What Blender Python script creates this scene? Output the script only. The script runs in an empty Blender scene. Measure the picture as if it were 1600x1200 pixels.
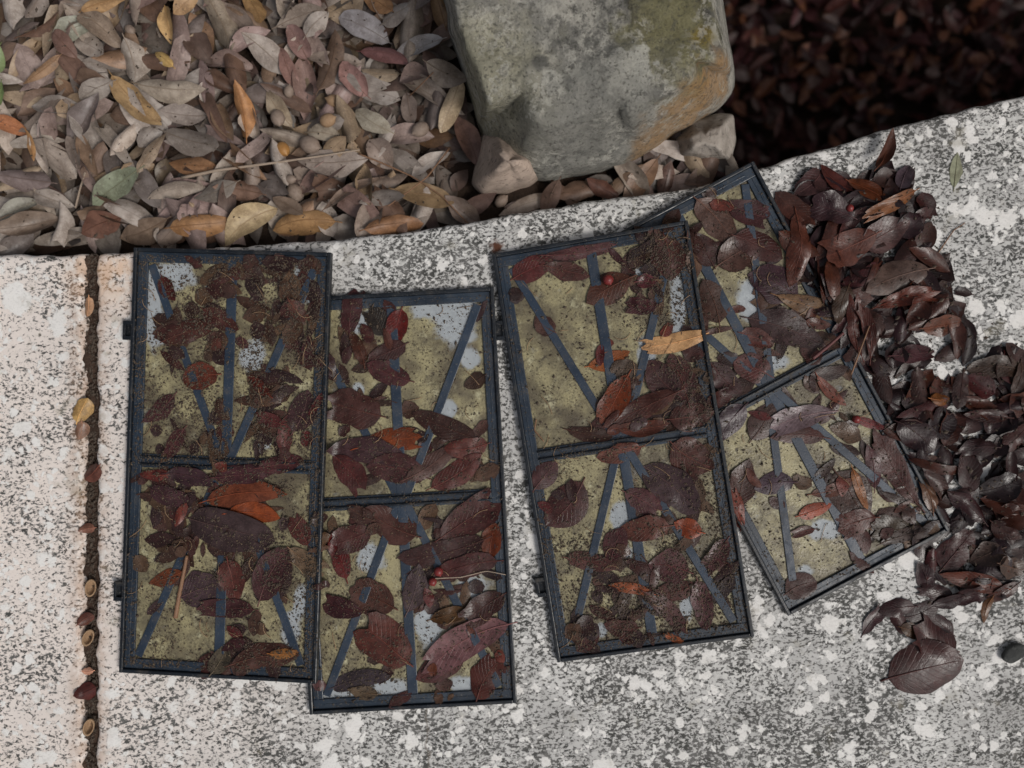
import bpy, bmesh, math, random
import numpy as np
from mathutils import Vector, Matrix, noise as mnoise

random.seed(11)
rng = np.random.default_rng(11)
R = math.radians
scene = bpy.context.scene
col = scene.collection

# ------------------------------------------------------------------ camera, sky, sun, exposure
CAM_H = 1.0                    # camera height above the ledge, metres
MPP = 0.0008                   # metres per photo pixel on the ledge top (photo 1600 x 1200)
cam_d = bpy.data.cameras.new('Camera')
cam = bpy.data.objects.new('Camera', cam_d); col.objects.link(cam)
cam.location = (0, 0, CAM_H)
cam.rotation_euler = (0, 0, 0)
cam_d.sensor_width = 36.0
cam_d.lens = 36.0 * CAM_H / (1600 * MPP)
cam_d.clip_start = 0.02
cam_d.clip_end = 200
cam_d.dof.use_dof = True
cam_d.dof.focus_distance = 0.955
cam_d.dof.aperture_fstop = 2.0
scene.camera = cam

SUN_EL, SUN_AZ = R(50), R(125)     # soft light from the lower right of the photo
world = bpy.data.worlds.new('World'); scene.world = world
world.use_nodes = True
wn = world.node_tree.nodes; wl = world.node_tree.links
bg = wn['Background']
sky = wn.new('ShaderNodeTexSky'); sky.sky_type = 'NISHITA'
sky.sun_disc = False
sky.sun_elevation = SUN_EL; sky.sun_rotation = SUN_AZ
sky.air_density = 1.0; sky.dust_density = 5.0; sky.ozone_density = 1.0
hs = wn.new('ShaderNodeHueSaturation'); hs.inputs['Saturation'].default_value = 0.38
wl.new(sky.outputs[0], hs.inputs['Color']); wl.new(hs.outputs[0], bg.inputs['Color'])
bg.inputs['Strength'].default_value = 0.072
sun_d = bpy.data.lights.new('sun', 'SUN')
sun_d.energy = 1.5; sun_d.angle = R(18); sun_d.color = (1.0, 0.96, 0.91)
sun = bpy.data.objects.new('sun', sun_d); col.objects.link(sun)
sd = Vector((math.sin(SUN_AZ) * math.cos(SUN_EL), math.cos(SUN_AZ) * math.cos(SUN_EL), math.sin(SUN_EL)))
sun.rotation_euler = sd.to_track_quat('Z', 'Y').to_euler()
vs = scene.view_settings
vs.view_transform = 'Standard'; vs.look = 'None'; vs.gamma = 1.0; vs.use_curve_mapping = False
vs.exposure = 0.15

# ------------------------------------------------------------------ helpers
def P(px, py, z=0.0):
    """photo pixel -> world point at height z"""
    k = (CAM_H - z) / CAM_H * MPP
    return Vector(((px - 800) * k, (600 - py) * k, z))

def hx(h):
    h = h.lstrip('#')
    c = [int(h[i:i + 2], 16) / 255 for i in (0, 2, 4)]
    return tuple(v / 12.92 if v <= 0.04045 else ((v + 0.055) / 1.055) ** 2.4 for v in c)

def mesh_obj(name, verts, faces, mat, parent=None, smooth=True, uvs=None):
    me = bpy.data.meshes.new(name)
    me.from_pydata([tuple(v) for v in verts], [], faces)
    if smooth:
        me.polygons.foreach_set('use_smooth', [True] * len(me.polygons))
    if uvs is not None:
        uvl = me.uv_layers.new(name='UVMap')
        li = np.empty(len(me.loops), dtype=np.int32)
        me.loops.foreach_get('vertex_index', li)
        uvl.data.foreach_set('uv', np.asarray(uvs, dtype=np.float32)[li].ravel())
    me.materials.append(mat)
    me.update()
    o = bpy.data.objects.new(name, me); col.objects.link(o)
    if parent is not None:
        o.parent = parent
    return o

def tag(o, label=None, cat=None, group=None, kind=None):
    if label: o['label'] = label
    if cat: o['category'] = cat
    if group: o['group'] = group
    if kind: o['kind'] = kind
    return o

def bm_obj(name, bm, mat, parent=None, smooth=False):
    me = bpy.data.meshes.new(name)
    bm.normal_update(); bm.to_mesh(me); bm.free()
    if smooth:
        me.polygons.foreach_set('use_smooth', [True] * len(me.polygons))
    me.materials.append(mat)
    o = bpy.data.objects.new(name, me); col.objects.link(o)
    if parent is not None: o.parent = parent
    return o

def add_box(bm, x0, x1, y0, y1, z0, z1, bev=0.0):
    m = Matrix.Translation(((x0 + x1) / 2, (y0 + y1) / 2, (z0 + z1) / 2)) @ Matrix.Diagonal((x1 - x0, y1 - y0, z1 - z0, 1))
    r = bmesh.ops.create_cube(bm, size=1.0, matrix=m)
    if bev > 0:
        es = {e for v in r['verts'] for e in v.link_edges}
        bmesh.ops.bevel(bm, geom=list(es), offset=bev, segments=2, affect='EDGES', profile=0.5)

def tube(pts, radii, sides=6):
    """verts, faces of a tube along points"""
    vs_, fs = [], []
    n = len(pts)
    for i, p in enumerate(pts):
        t = (pts[min(i + 1, n - 1)] - pts[max(i - 1, 0)]).normalized()
        a = t.cross(Vector((0, 0, 1)))
        if a.length < 1e-4: a = Vector((1, 0, 0))
        a.normalize(); b = t.cross(a).normalized()
        for k in range(sides):
            th = 2 * math.pi * k / sides
            vs_.append(p + (a * math.cos(th) + b * math.sin(th)) * radii[i])
    for i in range(n - 1):
        for k in range(sides):
            k2 = (k + 1) % sides
            fs.append((i * sides + k, i * sides + k2, (i + 1) * sides + k2, (i + 1) * sides + k))
    fs.append(tuple(range(sides))[::-1]); fs.append(tuple((n - 1) * sides + k for k in range(sides)))
    return vs_, fs

# ---- node helper
class NT:
    def __init__(self, name):
        self.m = bpy.data.materials.new(name); self.m.use_nodes = True
        self.t = self.m.node_tree; self.n = self.t.nodes; self.l = self.t.links
        self.b = self.n['Principled BSDF']; self.out = self.n['Material Output']
    def new(self, ty, **kw):
        x = self.n.new(ty)
        for k, v in kw.items(): setattr(x, k, v)
        return x
    def lk(self, a, b): self.l.new(a, b)
    def put(self, sock, v):
        if isinstance(v, (int, float)): sock.default_value = v
        elif isinstance(v, (tuple, list)): sock.default_value = tuple(v) + ((1.0,) if len(v) == 3 and sock.type == 'RGBA' else ())
        else: self.l.new(v, sock)
    def coord(self, kind='Object'):
        return self.new('ShaderNodeTexCoord').outputs[kind]
    def mapping(self, vec, scale=(1, 1, 1), rot=(0, 0, 0), loc=(0, 0, 0)):
        x = self.new('ShaderNodeMapping'); self.l.new(vec, x.inputs[0])
        x.inputs['Scale'].default_value = scale; x.inputs['Rotation'].default_value = rot; x.inputs['Location'].default_value = loc
        return x.outputs[0]
    def noise(self, vec, scale, detail=4, rough=0.55, dist=0.0, out='Fac'):
        x = self.new('ShaderNodeTexNoise'); self.l.new(vec, x.inputs['Vector'])
        x.inputs['Scale'].default_value = scale; x.inputs['Detail'].default_value = detail
        x.inputs['Roughness'].default_value = rough; x.inputs['Distortion'].default_value = dist
        return x.outputs[out]
    def voro(self, vec, scale, feature='F1', out='Distance', rnd=1.0):
        x = self.new('ShaderNodeTexVoronoi', feature=feature); self.l.new(vec, x.inputs['Vector'])
        x.inputs['Scale'].default_value = scale; x.inputs['Randomness'].default_value = rnd
        return x.outputs[out]
    def step(self, v, a, b, lo=0.0, hi=1.0, smooth=True):
        x = self.new('ShaderNodeMapRange'); x.interpolation_type = 'SMOOTHSTEP' if smooth else 'LINEAR'
        self.put(x.inputs['Value'], v)
        x.inputs['From Min'].default_value = a; x.inputs['From Max'].default_value = b
        x.inputs['To Min'].default_value = lo; x.inputs['To Max'].default_value = hi
        return x.outputs['Result']
    def math(self, op, a, b=0.0, clamp=False):
        x = self.new('ShaderNodeMath', operation=op); x.use_clamp = clamp
        self.put(x.inputs[0], a); self.put(x.inputs[1], b)
        return x.outputs[0]
    def mix(self, f, a, b, mode='MIX'):
        x = self.new('ShaderNodeMix', data_type='RGBA', blend_type=mode)
        self.put(x.inputs[0], f); self.put(x.inputs[6], a); self.put(x.inputs[7], b)
        return x.outputs[2]
    def dist(self, vec, p):
        x = self.new('ShaderNodeVectorMath', operation='DISTANCE'); self.l.new(vec, x.inputs[0]); x.inputs[1].default_value = p
        return x.outputs['Value']
    def bump(self, h, strength=0.5, d=0.001, normal=None):
        x = self.new('ShaderNodeBump'); x.inputs['Strength'].default_value = strength; x.inputs['Distance'].default_value = d
        self.l.new(h, x.inputs['Height'])
        if normal is not None: self.l.new(normal, x.inputs['Normal'])
        return x.outputs[0]
    def set(self, **kw):
        names = {'color': 'Base Color', 'rough': 'Roughness', 'normal': 'Normal', 'spec': 'Specular IOR Level', 'coat': 'Coat Weight', 'coatr': 'Coat Roughness', 'metal': 'Metallic'}
        for k, v in kw.items(): self.put(self.b.inputs[names[k]], v)
        return self.m

# ------------------------------------------------------------------ materials
def mat_ledge():
    N = NT('lichened_concrete')
    c = N.coord('Object')
    warp = N.noise(c, 30, 2, out='Color')
    vm = N.new('ShaderNodeVectorMath', operation='MULTIPLY_ADD')
    N.lk(warp, vm.inputs[0]); vm.inputs[1].default_value = (0.012, 0.012, 0); N.lk(c, vm.inputs[2])
    cw = vm.outputs[0]
    sx = N.new('ShaderNodeSeparateXYZ'); N.lk(c, sx.inputs[0])
    leftness = N.step(N.math('ADD', sx.outputs['X'], N.step(N.noise(c, 6, 2), 0, 1, -0.08, 0.08)), -0.12, -0.56)
    # big tone
    base = N.mix(N.step(N.noise(c, 9, 4), 0.35, 0.68), hx('#cfcecb'), hx('#b8b7b5'))
    base = N.mix(N.step(N.noise(c, 48, 4, 0.65), 0.45, 0.65, 0, 0.6), base, hx('#aaa9a6'))
    base = N.mix(leftness, base, N.mix(N.noise(c, 14, 4), hx('#e6dad1'), hx('#d9d2cd')))  # peachier left end: partly real tone, partly brighter light put into the colour
    # grain: soft grey flecks with darker cores, denser in some zones
    cm = N.mapping(cw, (1.0, 1.4, 1.0), (0, 0, R(-28)))
    f1 = N.noise(cm, 150, 4, 0.66)
    f2 = N.noise(cm, 290, 2, 0.6)
    zone = N.noise(c, 10, 4, 0.6)
    dens = N.step(zone, 0.34, 0.66, 0.075, -0.030)
    dens = N.math('SUBTRACT', dens, N.math('MULTIPLY', leftness, 0.050))
    fl = N.math('ADD', N.math('ADD', f1, N.math('MULTIPLY', N.math('SUBTRACT', f2, 0.5), 0.5)), dens)
    fleck = N.math('ADD', N.step(fl, 0.47, 0.54, 0, 0.45), N.step(fl, 0.535, 0.58, 0, 0.55))
    dark = N.mix(N.step(N.noise(c, 40, 3), 0.35, 0.65), hx('#464644'), hx('#6c6b69'))
    # pale crusty lichen: irregular patches of several sizes
    warp2 = N.noise(c, 75, 3, out='Color')
    vm2 = N.new('ShaderNodeVectorMath', operation='MULTIPLY_ADD')
    N.lk(warp2, vm2.inputs[0]); vm2.inputs[1].default_value = (0.018, 0.018, 0); N.lk(cw, vm2.inputs[2])
    cw2 = vm2.outputs[0]
    def crust(sc, psc, lo, hi, th):
        v_ = N.voro(cw2, sc, 'F1')
        return N.step(N.math('ADD', v_, N.math('ADD', N.math('MULTIPLY', N.noise(c, sc * 4.0, 4, 0.7), 0.5), N.step(N.noise(c, psc, 2), 0.36, 0.64, lo, hi))), th + 0.045, th - 0.045)
    bl = N.math('MAXIMUM', N.math('MAXIMUM', crust(24, 11, 0.22, -0.16, 0.46), crust(46, 17, 0.20, -0.12, 0.49)), crust(88, 23, 0.18, -0.10, 0.50))
    fleckm = N.math('MULTIPLY', fleck, N.math('SUBTRACT', 1.0, N.math('MULTIPLY', bl, 0.90)))
    pale = N.mix(N.noise(c, 35, 3), hx('#eae9e7'), hx('#dcd9d4'))
    pale = N.mix(N.step(N.noise(c, 420, 3), 0.55, 0.7, 0, 0.35), pale, hx('#a9a7a2'))
    colr = N.mix(bl, base, pale)
    colr = N.mix(fleckm, colr, dark)
    pit_ = N.step(N.math('ADD', N.voro(c, 75), N.step(N.noise(c, 12, 2), 0.4, 0.7, 0.3, 0.0)), 0.11, 0.06)
    colr = N.mix(N.math('MULTIPLY', pit_, 0.8), colr, hx('#4a463f'))
    damp = N.step(N.noise(c, 4.5, 4, 0.6), 0.48, 0.75, 0, 0.15)
    colr = N.mix(damp, colr, hx('#77746e'))
    # ochre tint on the outer arris of the slab beside the joint, rusty spot, hairline crack
    org = N.math('MULTIPLY', N.step(N.dist(c, P(172, 418)), 0.085, 0.01), N.step(N.noise(c, 40, 3), 0.35, 0.6))
    colr = N.mix(N.math('MULTIPLY', org, 0.45), colr, hx('#d09a5e'))
    jx = N.math('ABSOLUTE', N.math('SUBTRACT', sx.outputs['X'], P(138, 0).x))
    jn = N.math('MULTIPLY', N.step(jx, 0.034, 0.010), N.step(N.noise(c, 55, 4, 0.65), 0.34, 0.60))
    colr = N.mix(N.math('MULTIPLY', jn, 0.5), colr, N.mix(N.noise(c, 33, 2), hx('#b98f6c'), hx('#8a7462')))
    rust = N.step(N.math('ADD', N.dist(c, P(776, 386)), N.step(N.noise(c, 120, 3), 0, 1, -0.006, 0.006)), 0.012, 0.003)
    colr = N.mix(rust, colr, hx('#5a3a2c'))
    ck = N.math('ABSOLUTE', N.math('ADD', N.math('SUBTRACT', sx.outputs['X'], P(668, 0).x), N.step(N.noise(c, 40, 3), 0, 1, -0.01, 0.01)))
    ckm = N.math('MULTIPLY', N.step(ck, 0.0025, 0.0006), N.step(sx.outputs['Y'], P(0, 1060).y, P(0, 1100).y))
    colr = N.mix(N.math('MULTIPLY', ckm, 0.55), colr, hx('#6a6156'))
    moss = N.math('MULTIPLY', N.step(N.noise(c, 21, 4, 0.7), 0.58, 0.72), 0.40)
    colr = N.mix(moss, colr, hx('#8a836f'))
    h = N.math('ADD', N.math('MULTIPLY', N.math('SUBTRACT', 1.0, fleckm), 0.7), N.math('ADD', N.math('MULTIPLY', bl, 0.45), N.math('MULTIPLY', N.noise(c, 500, 3), 0.35)))
    return N.set(color=colr, rough=0.88, spec=0.25, normal=N.bump(h, 0.55, 0.0012))

def mat_soil(name='dark_soil', c0='#2a211b', c1='#15100d'):
    N = NT(name); c = N.coord('Object')
    cc = N.mix(N.noise(c, 60, 5), hx(c0), hx(c1))
    return N.set(color=cc, rough=0.9, spec=0.2, normal=N.bump(N.noise(c, 260, 4), 0.8, 0.004))

def mat_leaf(name, attr, wet):
    N = NT(name)
    if attr:
        a = N.new('ShaderNodeAttribute'); a.attribute_name = 'Col'; base = a.outputs['Color']
        c = N.coord('Object'); rnd = N.noise(c, 9, 1)
    else:
        oi = N.new('ShaderNodeObjectInfo'); base = oi.outputs['Color']; rnd = oi.outputs['Random']
        g = N.new('ShaderNodeNewGeometry'); c = g.outputs['Position']
    uv = N.coord('UV'); s = N.new('ShaderNodeSeparateXYZ'); N.lk(uv, s.inputs[0])
    # side veins run from midrib forward
    au = N.math('ABSOLUTE', N.math('SUBTRACT', s.outputs['X'], 0.5))
    ph = N.math('SUBTRACT', N.math('MULTIPLY', s.outputs['Y'], 62.0), N.math('MULTIPLY', au, 42.0))
    ph = N.math('ADD', ph, N.math('MULTIPLY', rnd, 40.0))
    vein = N.step(N.math('SINE', ph), 0.80, 0.98)
    mid = N.step(au, 0.035, 0.012)
    blot = N.noise(c, 70, 4, 0.6)
    fine = N.noise(c, 420, 3, 0.6)
    dark = N.mix(1.0, base, (0.52, 0.49, 0.48) if wet else (0.60, 0.57, 0.55), 'MULTIPLY')
    lite = N.mix(1.0, base, (1.40, 1.30, 1.26) if wet else (1.20, 1.19, 1.17), 'MULTIPLY')
    cc = N.mix(N.step(blot, 0.36, 0.68), dark, base)
    cc = N.mix(N.math('MULTIPLY', N.step(fine, 0.5, 0.72), 0.55), cc, lite)
    cc = N.mix(N.math('MULTIPLY', vein, 0.13 if wet else 0.10), cc, lite)
    cc = N.mix(N.math('MULTIPLY', mid, 0.35 if wet else 0.6), cc, lite if wet else dark)
    edge = N.step(au, 0.42, 0.5)
    cc = N.mix(N.math('MULTIPLY', edge, N.step(N.noise(c, 110, 2), 0.4, 0.65, 0.0, 0.7)), cc, dark)
    # insect and rot spots
    sp = N.step(N.math('ADD', N.voro(c, 120), N.step(N.noise(c, 22, 1), 0.45, 0.65, 0.2, 0.0)), 0.20, 0.13)
    cc = N.mix(N.math('MULTIPLY', sp, 0.35), cc, hx('#2b1d16'))
    h = N.math('ADD', N.math('MULTIPLY', vein, -0.22), N.math('ADD', N.math('MULTIPLY', fine, 0.4), N.math('MULTIPLY', N.noise(c, 130, 2), 0.9)))
    nm = N.bump(h, 0.55 if wet else 0.45, 0.0009)
    if wet:
        rg = N.step(N.noise(c, 45, 3), 0.3, 0.7, 0.24, 0.46)
        return N.set(color=cc, rough=rg, spec=0.30, normal=nm)
    return N.set(color=cc, rough=N.step(N.noise(c, 45, 3), 0.3, 0.7, 0.38, 0.62), spec=0.42, normal=nm)

def mat_midrib(name, mul):
    N = NT(name)
    oi = N.new('ShaderNodeObjectInfo')
    return N.set(color=N.mix(1.0, oi.outputs['Color'], mul, 'MULTIPLY'), rough=0.5, spec=0.35)

def mat_frame(name, col0, col1, dust=0.5):
    N = NT(name); c = N.coord('Object')
    g = N.noise(c, 55, 5, 0.65)
    cc = N.mix(N.step(N.noise(c, 16, 3), 0.35, 0.7), hx(col0), hx(col1))
    d = N.step(g, 0.56, 0.76, 0.0, dust)
    cc = N.mix(d, cc, hx('#574e43'))
    sp = N.step(N.noise(c, 420, 2), 0.62, 0.70, 0.0, 0.5)
    cc = N.mix(sp, cc, hx('#6d6760'))
    return N.set(color=cc, rough=N.step(g, 0.4, 0.7, 0.30, 0.65), spec=0.45, normal=N.bump(N.noise(c, 600, 3), 0.25, 0.0006))

def mat_pane():
    """clear sheet with a dried film of olive silt; attribute 'film' says where the sheet is still clean"""
    N = NT('silted_clear_plastic'); c = N.coord('Object')
    a = N.new('ShaderNodeAttribute'); a.attribute_name = 'film'
    film = a.outputs['Fac']
    k = N.math('ADD', film, N.math('MULTIPLY', N.math('SUBTRACT', N.noise(c, 95, 4, 0.65), 0.5), 0.75))
    m = N.step(k, 0.26, 0.64)
    olive = N.mix(N.step(N.noise(c, 22, 5, 0.65), 0.36, 0.64), hx('#9c936f'), hx('#655d48'))
    olive = N.mix(N.step(N.noise(c, 55, 4, 0.65), 0.54, 0.72, 0, 0.85), olive, hx('#bab594'))
    olive = N.mix(N.step(N.noise(c, 17, 3), 0.48, 0.66, 0, 0.8), olive, hx('#4d4234'))
    olive = N.mix(N.math('MULTIPLY', N.step(N.noise(c, 300, 4, 0.65), 0.46, 0.66, 0, 0.9), N.step(N.noise(c, 30, 3), 0.35, 0.62)), olive, hx('#4a4330'))
    olive = N.mix(N.step(N.noise(c, 500, 3, 0.65), 0.55, 0.66, 0, 0.35), olive, hx('#4a4330'))
    olive = N.mix(N.step(N.noise(c, 120, 4, 0.7), 0.57, 0.70, 0, 0.85), olive, hx('#382f24'))
    b = N.b
    N.set(color=olive, rough=N.step(N.noise(c, 60, 3), 0.3, 0.7, 0.28, 0.55), spec=0.4, normal=N.bump(N.noise(c, 380, 4), 0.5, 0.0012))
    tr0 = N.new('ShaderNodeBsdfTransparent'); tr0.inputs[0].default_value = (0.90, 0.94, 0.95, 1)
    mk = N.new('ShaderNodeBsdfDiffuse'); mk.inputs[0].default_value = hx('#ccd3d8') + (1,)
    tr = N.new('ShaderNodeMixShader'); tr.inputs[0].default_value = 0.5; N.lk(tr0.outputs[0], tr.inputs[1]); N.lk(mk.outputs[0], tr.inputs[2])
    gl = N.new('ShaderNodeBsdfGlossy'); gl.inputs['Roughness'].default_value = 0.12
    fr = N.new('ShaderNodeFresnel'); fr.inputs['IOR'].default_value = 1.5
    mx = N.new('ShaderNodeMixShader'); N.lk(fr.outputs[0], mx.inputs[0]); N.lk(tr.outputs[0], mx.inputs[1]); N.lk(gl.outputs[0], mx.inputs[2])
    m2 = N.new('ShaderNodeMixShader'); N.lk(N.math('MULTIPLY', m, 0.97), m2.inputs[0]); N.lk(mx.outputs[0], m2.inputs[1]); N.lk(b.outputs[0], m2.inputs[2])
    N.lk(m2.outputs[0], N.out.inputs[0])
    return N.m

def mat_boulder():
    N = NT('lichened_limestone'); c = N.coord('Object')
    cflat = N.mapping(c, (1, 1, 0))
    def blob(px, py, z, r, soft, wob=0.5, sc=45):
        q_ = P(px, py, z); d = N.math('ADD', N.dist(cflat, (q_.x, q_.y, 0)), N.step(N.noise(c, sc, 4, 0.65), 0, 1, -r * wob, r * wob))
        return N.step(d, r + soft, r - soft)
    cc = N.mix(N.step(N.noise(c, 13, 4), 0.35, 0.68), hx('#a5a299'), hx('#8b8982'))
    cc = N.mix(N.step(N.noise(c, 24, 5, 0.6), 0.49, 0.58, 0, 0.8), cc, hx('#bcb8ae'))
    cc = N.mix(N.step(N.noise(c, 34, 4, 0.6), 0.53, 0.61, 0, 0.8), cc, hx('#62615d'))
    cc = N.mix(N.math('MULTIPLY', blob(760, 150, 0.1, 0.075, 0.03), 0.45), cc, hx('#aba685'))
    cc = N.mix(N.math('MULTIPLY', blob(1050, 22, 0.14, 0.058, 0.012, 0.9, 34), 0.95), cc, N.mix(N.step(N.noise(c, 70, 4, 0.7), 0.4, 0.6), hx('#3f3c30'), hx('#75725a')))
    cc = N.mix(N.math('MULTIPLY', blob(1060, 60, 0.14, 0.045, 0.02, 0.8, 40), 0.75), cc, hx('#8a8563'))
    cc = N.mix(N.math('MULTIPLY', blob(1102, 48, 0.14, 0.013, 0.006), 0.7), cc, hx('#8d7a35'))
    for (x, y, r) in ((845, 92, 0.0095), (958, 75, 0.0085), (875, 58, 0.0035), (900, 10, 0.004)):
        cc = N.mix(N.math('MULTIPLY', blob(x, y, 0.14, r, 0.003, 0.3), 0.9), cc, hx('#4c4b48'))
    for (x, y, r) in ((985, 112, 0.026), (920, 115, 0.011), (865, 125, 0.013), (1000, 85, 0.012)):
        cc = N.mix(N.math('MULTIPLY', blob(x, y, 0.13, r, 0.003, 0.7, 70), 0.9), cc, hx('#c9c7bc'))
    # bare front face: greyer green, few spots
    cc = N.mix(N.math('MULTIPLY', blob(920, 240, 0.05, 0.095, 0.045, 0.4, 25), 0.72), cc, N.mix(N.noise(c, 120, 3), hx('#92918a'), hx('#7d7c76')))
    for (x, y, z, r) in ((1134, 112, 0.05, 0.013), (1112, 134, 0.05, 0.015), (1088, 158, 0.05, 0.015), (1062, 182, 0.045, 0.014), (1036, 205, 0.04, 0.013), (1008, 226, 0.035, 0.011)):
        cc = N.mix(N.math('MULTIPLY', blob(x, y, z, r * 1.1, 0.010, 0.9, 48), 0.72), cc, N.mix(N.noise(c, 90, 3), hx('#bf9768'), hx('#8d6f4a')))  # orange-brown band along the lower right flank
    fz = N.math('MULTIPLY', N.step(N.noise(c, 78, 5, 0.7), 0.50, 0.56), N.step(N.noise(c, 19, 3), 0.42, 0.58))
    cc = N.mix(N.math('MULTIPLY', fz, 0.6), cc, hx('#c2bfb4'))
    fd = N.math('MULTIPLY', N.step(N.noise(c, 105, 5, 0.7), 0.53, 0.60), N.step(N.noise(c, 15, 3), 0.62, 0.42))
    cc = N.mix(N.math('MULTIPLY', fd, 0.6), cc, hx('#54534f'))
    cc = N.mix(N.step(N.noise(c, 260, 3), 0.56, 0.66, 0, 0.6), cc, hx('#4f4d46'))
    h = N.math('ADD', N.noise(c, 60, 8, 0.7), N.math('MULTIPLY', N.noise(c, 420, 5, 0.7), 0.35))
    return N.set(color=cc, rough=0.9, spec=0.2, normal=N.bump(h, 1.0, 0.010))

def mat_plainstone(name, a, b_, d):
    N = NT(name); c = N.coord('Object')
    cc = N.mix(N.step(N.noise(c, 30, 5, 0.65), 0.35, 0.65), hx(a), hx(b_))
    cc = N.mix(N.step(N.noise(c, 180, 4), 0.55, 0.68, 0, 0.7), cc, hx(d))
    return N.set(color=cc, rough=0.9, spec=0.2, normal=N.bump(N.noise(c, 160, 5, 0.65), 0.8, 0.003))

def mat_simple(name, a, b_, sc=120, rough=0.6, spec=0.3):
    N = NT(name); c = N.coord('Object')
    return N.set(color=N.mix(N.noise(c, sc, 4), hx(a), hx(b_)), rough=rough, spec=spec, normal=N.bump(N.noise(c, sc * 4, 3), 0.4, 0.0006))

M_LEDGE = mat_ledge()
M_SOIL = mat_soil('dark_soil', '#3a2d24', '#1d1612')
M_JOINT = mat_soil('joint_dirt', '#57453a', '#1d1612')
M_DRY = mat_leaf('dry_oak_leaf', False, False)
M_DRY_S = mat_leaf('dry_leaf_mass', True, False)
M_WET = mat_leaf('wet_leaf', False, True)
M_WET_S = mat_leaf('wet_leaf_mass', True, True)
M_RIB_D = mat_midrib('dry_midrib', (0.72, 0.66, 0.60))
M_RIB_W = mat_midrib('wet_midrib', (1.45, 1.3, 1.2))
M_FRAME = mat_frame('navy_plastic', '#1e2732', '#2b3744')
M_LIP = mat_frame('dark_navy_plastic_lip', '#10151b', '#181f27', 0.45)
M_RIBBAR = mat_frame('slate_blue_plastic', '#222d3b', '#2e3a49', 0.4)
M_PANE = mat_pane()
M_BOULDER = mat_boulder()
M_PINK = mat_plainstone('pinkish_rubble', '#b3a193', '#96877b', '#6b5f57')
M_GREYST = mat_plainstone('grey_rubble', '#a39b92', '#857d75', '#5d5751')
M_SHADE_WALL = mat_plainstone('shade_wall_grey', '#6f675e', '#5a534c', '#4a443e')
M_CRUMB = mat_simple('soil_crumbs', '#2c2420', '#5e5246', 420, 0.75)
M_GRIME = mat_simple('brown_grime', '#4a3c30', '#7a6b56', 500, 0.75)
M_TWIG = mat_simple('pale_twig', '#a8998a', '#8a7867', 90)
M_STEM = mat_simple('brown_stem', '#6e5140', '#8a6a50', 90)
M_ACORN = mat_simple('acorn_shell', '#97887c', '#6b5a4e', 260, 0.6)
M_ACORN_O = mat_simple('orange_acorn_shell', '#b0854f', '#84592f', 200, 0.45)
M_HUSK = mat_simple('seed_husk', '#a58b6e', '#7f6249', 260, 0.7)
M_BERRY = mat_simple('red_berry', '#853331', '#5f2323', 160, 0.35, 0.4)
M_REDSTEM = mat_simple('reddish_stem', '#6b4543', '#553434', 120)
M_GREEN = mat_simple('green_leaf', '#6f8446', '#5a6e3a', 90, 0.5)
M_PEBBLE = mat_plainstone('dark_pebble', '#494a49', '#343534', '#5d5e5c')

# ------------------------------------------------------------------ height map that things are laid on
GX0, GX1, GY0, GY1, GC = -1.0, 1.0, -0.62, 0.80, 0.002
NX, NY = int((GX1 - GX0) / GC), int((GY1 - GY0) / GC)
gx = GX0 + (np.arange(NX) + 0.5) * GC
gy = GY0 + (np.arange(NY) + 0.5) * GC
XX, YY = np.meshgrid(gx, gy)

def fnoise(x, y, s, seed=0.0):
    return mnoise.noise(Vector((x * s + seed * 17.3, y * s - seed * 5.1, seed * 3.7)))

# outline of the ledge's inner edge in photo pixels
EDGE = np.array([(-900, 402), (-300, 399), (0, 397), (130, 395), (210, 393), (360, 385), (500, 376), (620, 362), (740, 345), (900, 316), (1050, 297), (1130, 283), (1185, 266), (1250, 241), (1400, 197), (1600, 146), (1900, 72), (2500, -80)], float)
def edge_y(wx):
    """world y of the ledge edge at world x"""
    px = np.asarray(wx) / MPP + 800
    return (600 - np.interp(px, EDGE[:, 0], EDGE[:, 1])) * MPP

BED_Z, PIT_Z = -0.052, -0.85
EY = edge_y(gx)[None, :].repeat(NY, 0)
HM = np.where(YY < EY - 0.002, 0.0, BED_Z)

def hs_(x, y):
    fx = (np.asarray(x) - GX0) / GC - 0.5; fy = (np.asarray(y) - GY0) / GC - 0.5
    fx = np.clip(fx, 0, NX - 1.001); fy = np.clip(fy, 0, NY - 1.001)
    i = fx.astype(int); j = fy.astype(int); a = fx - i; b = fy - j
    return HM[j, i] * (1 - a) * (1 - b) + HM[j, i + 1] * a * (1 - b) + HM[j + 1, i] * (1 - a) * b + HM[j + 1, i + 1] * a * b

# ------------------------------------------------------------------ setting: ground, bed, ledge slabs
def build_ground():
    n = 40
    v, f = [], []
    for j in range(n + 1):
        for i in range(n + 1):
            x = -20 + 40 * i / n; y = -20 + 40 * j / n
            v.append((x, y, PIT_Z - 0.03))
    for j in range(n):
        for i in range(n):
            a = j * (n + 1) + i
            f.append((a, a + 1, a + n + 2, a + n + 1))
    tag(mesh_obj('ground', v, f, M_SOIL), kind='structure')

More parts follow.
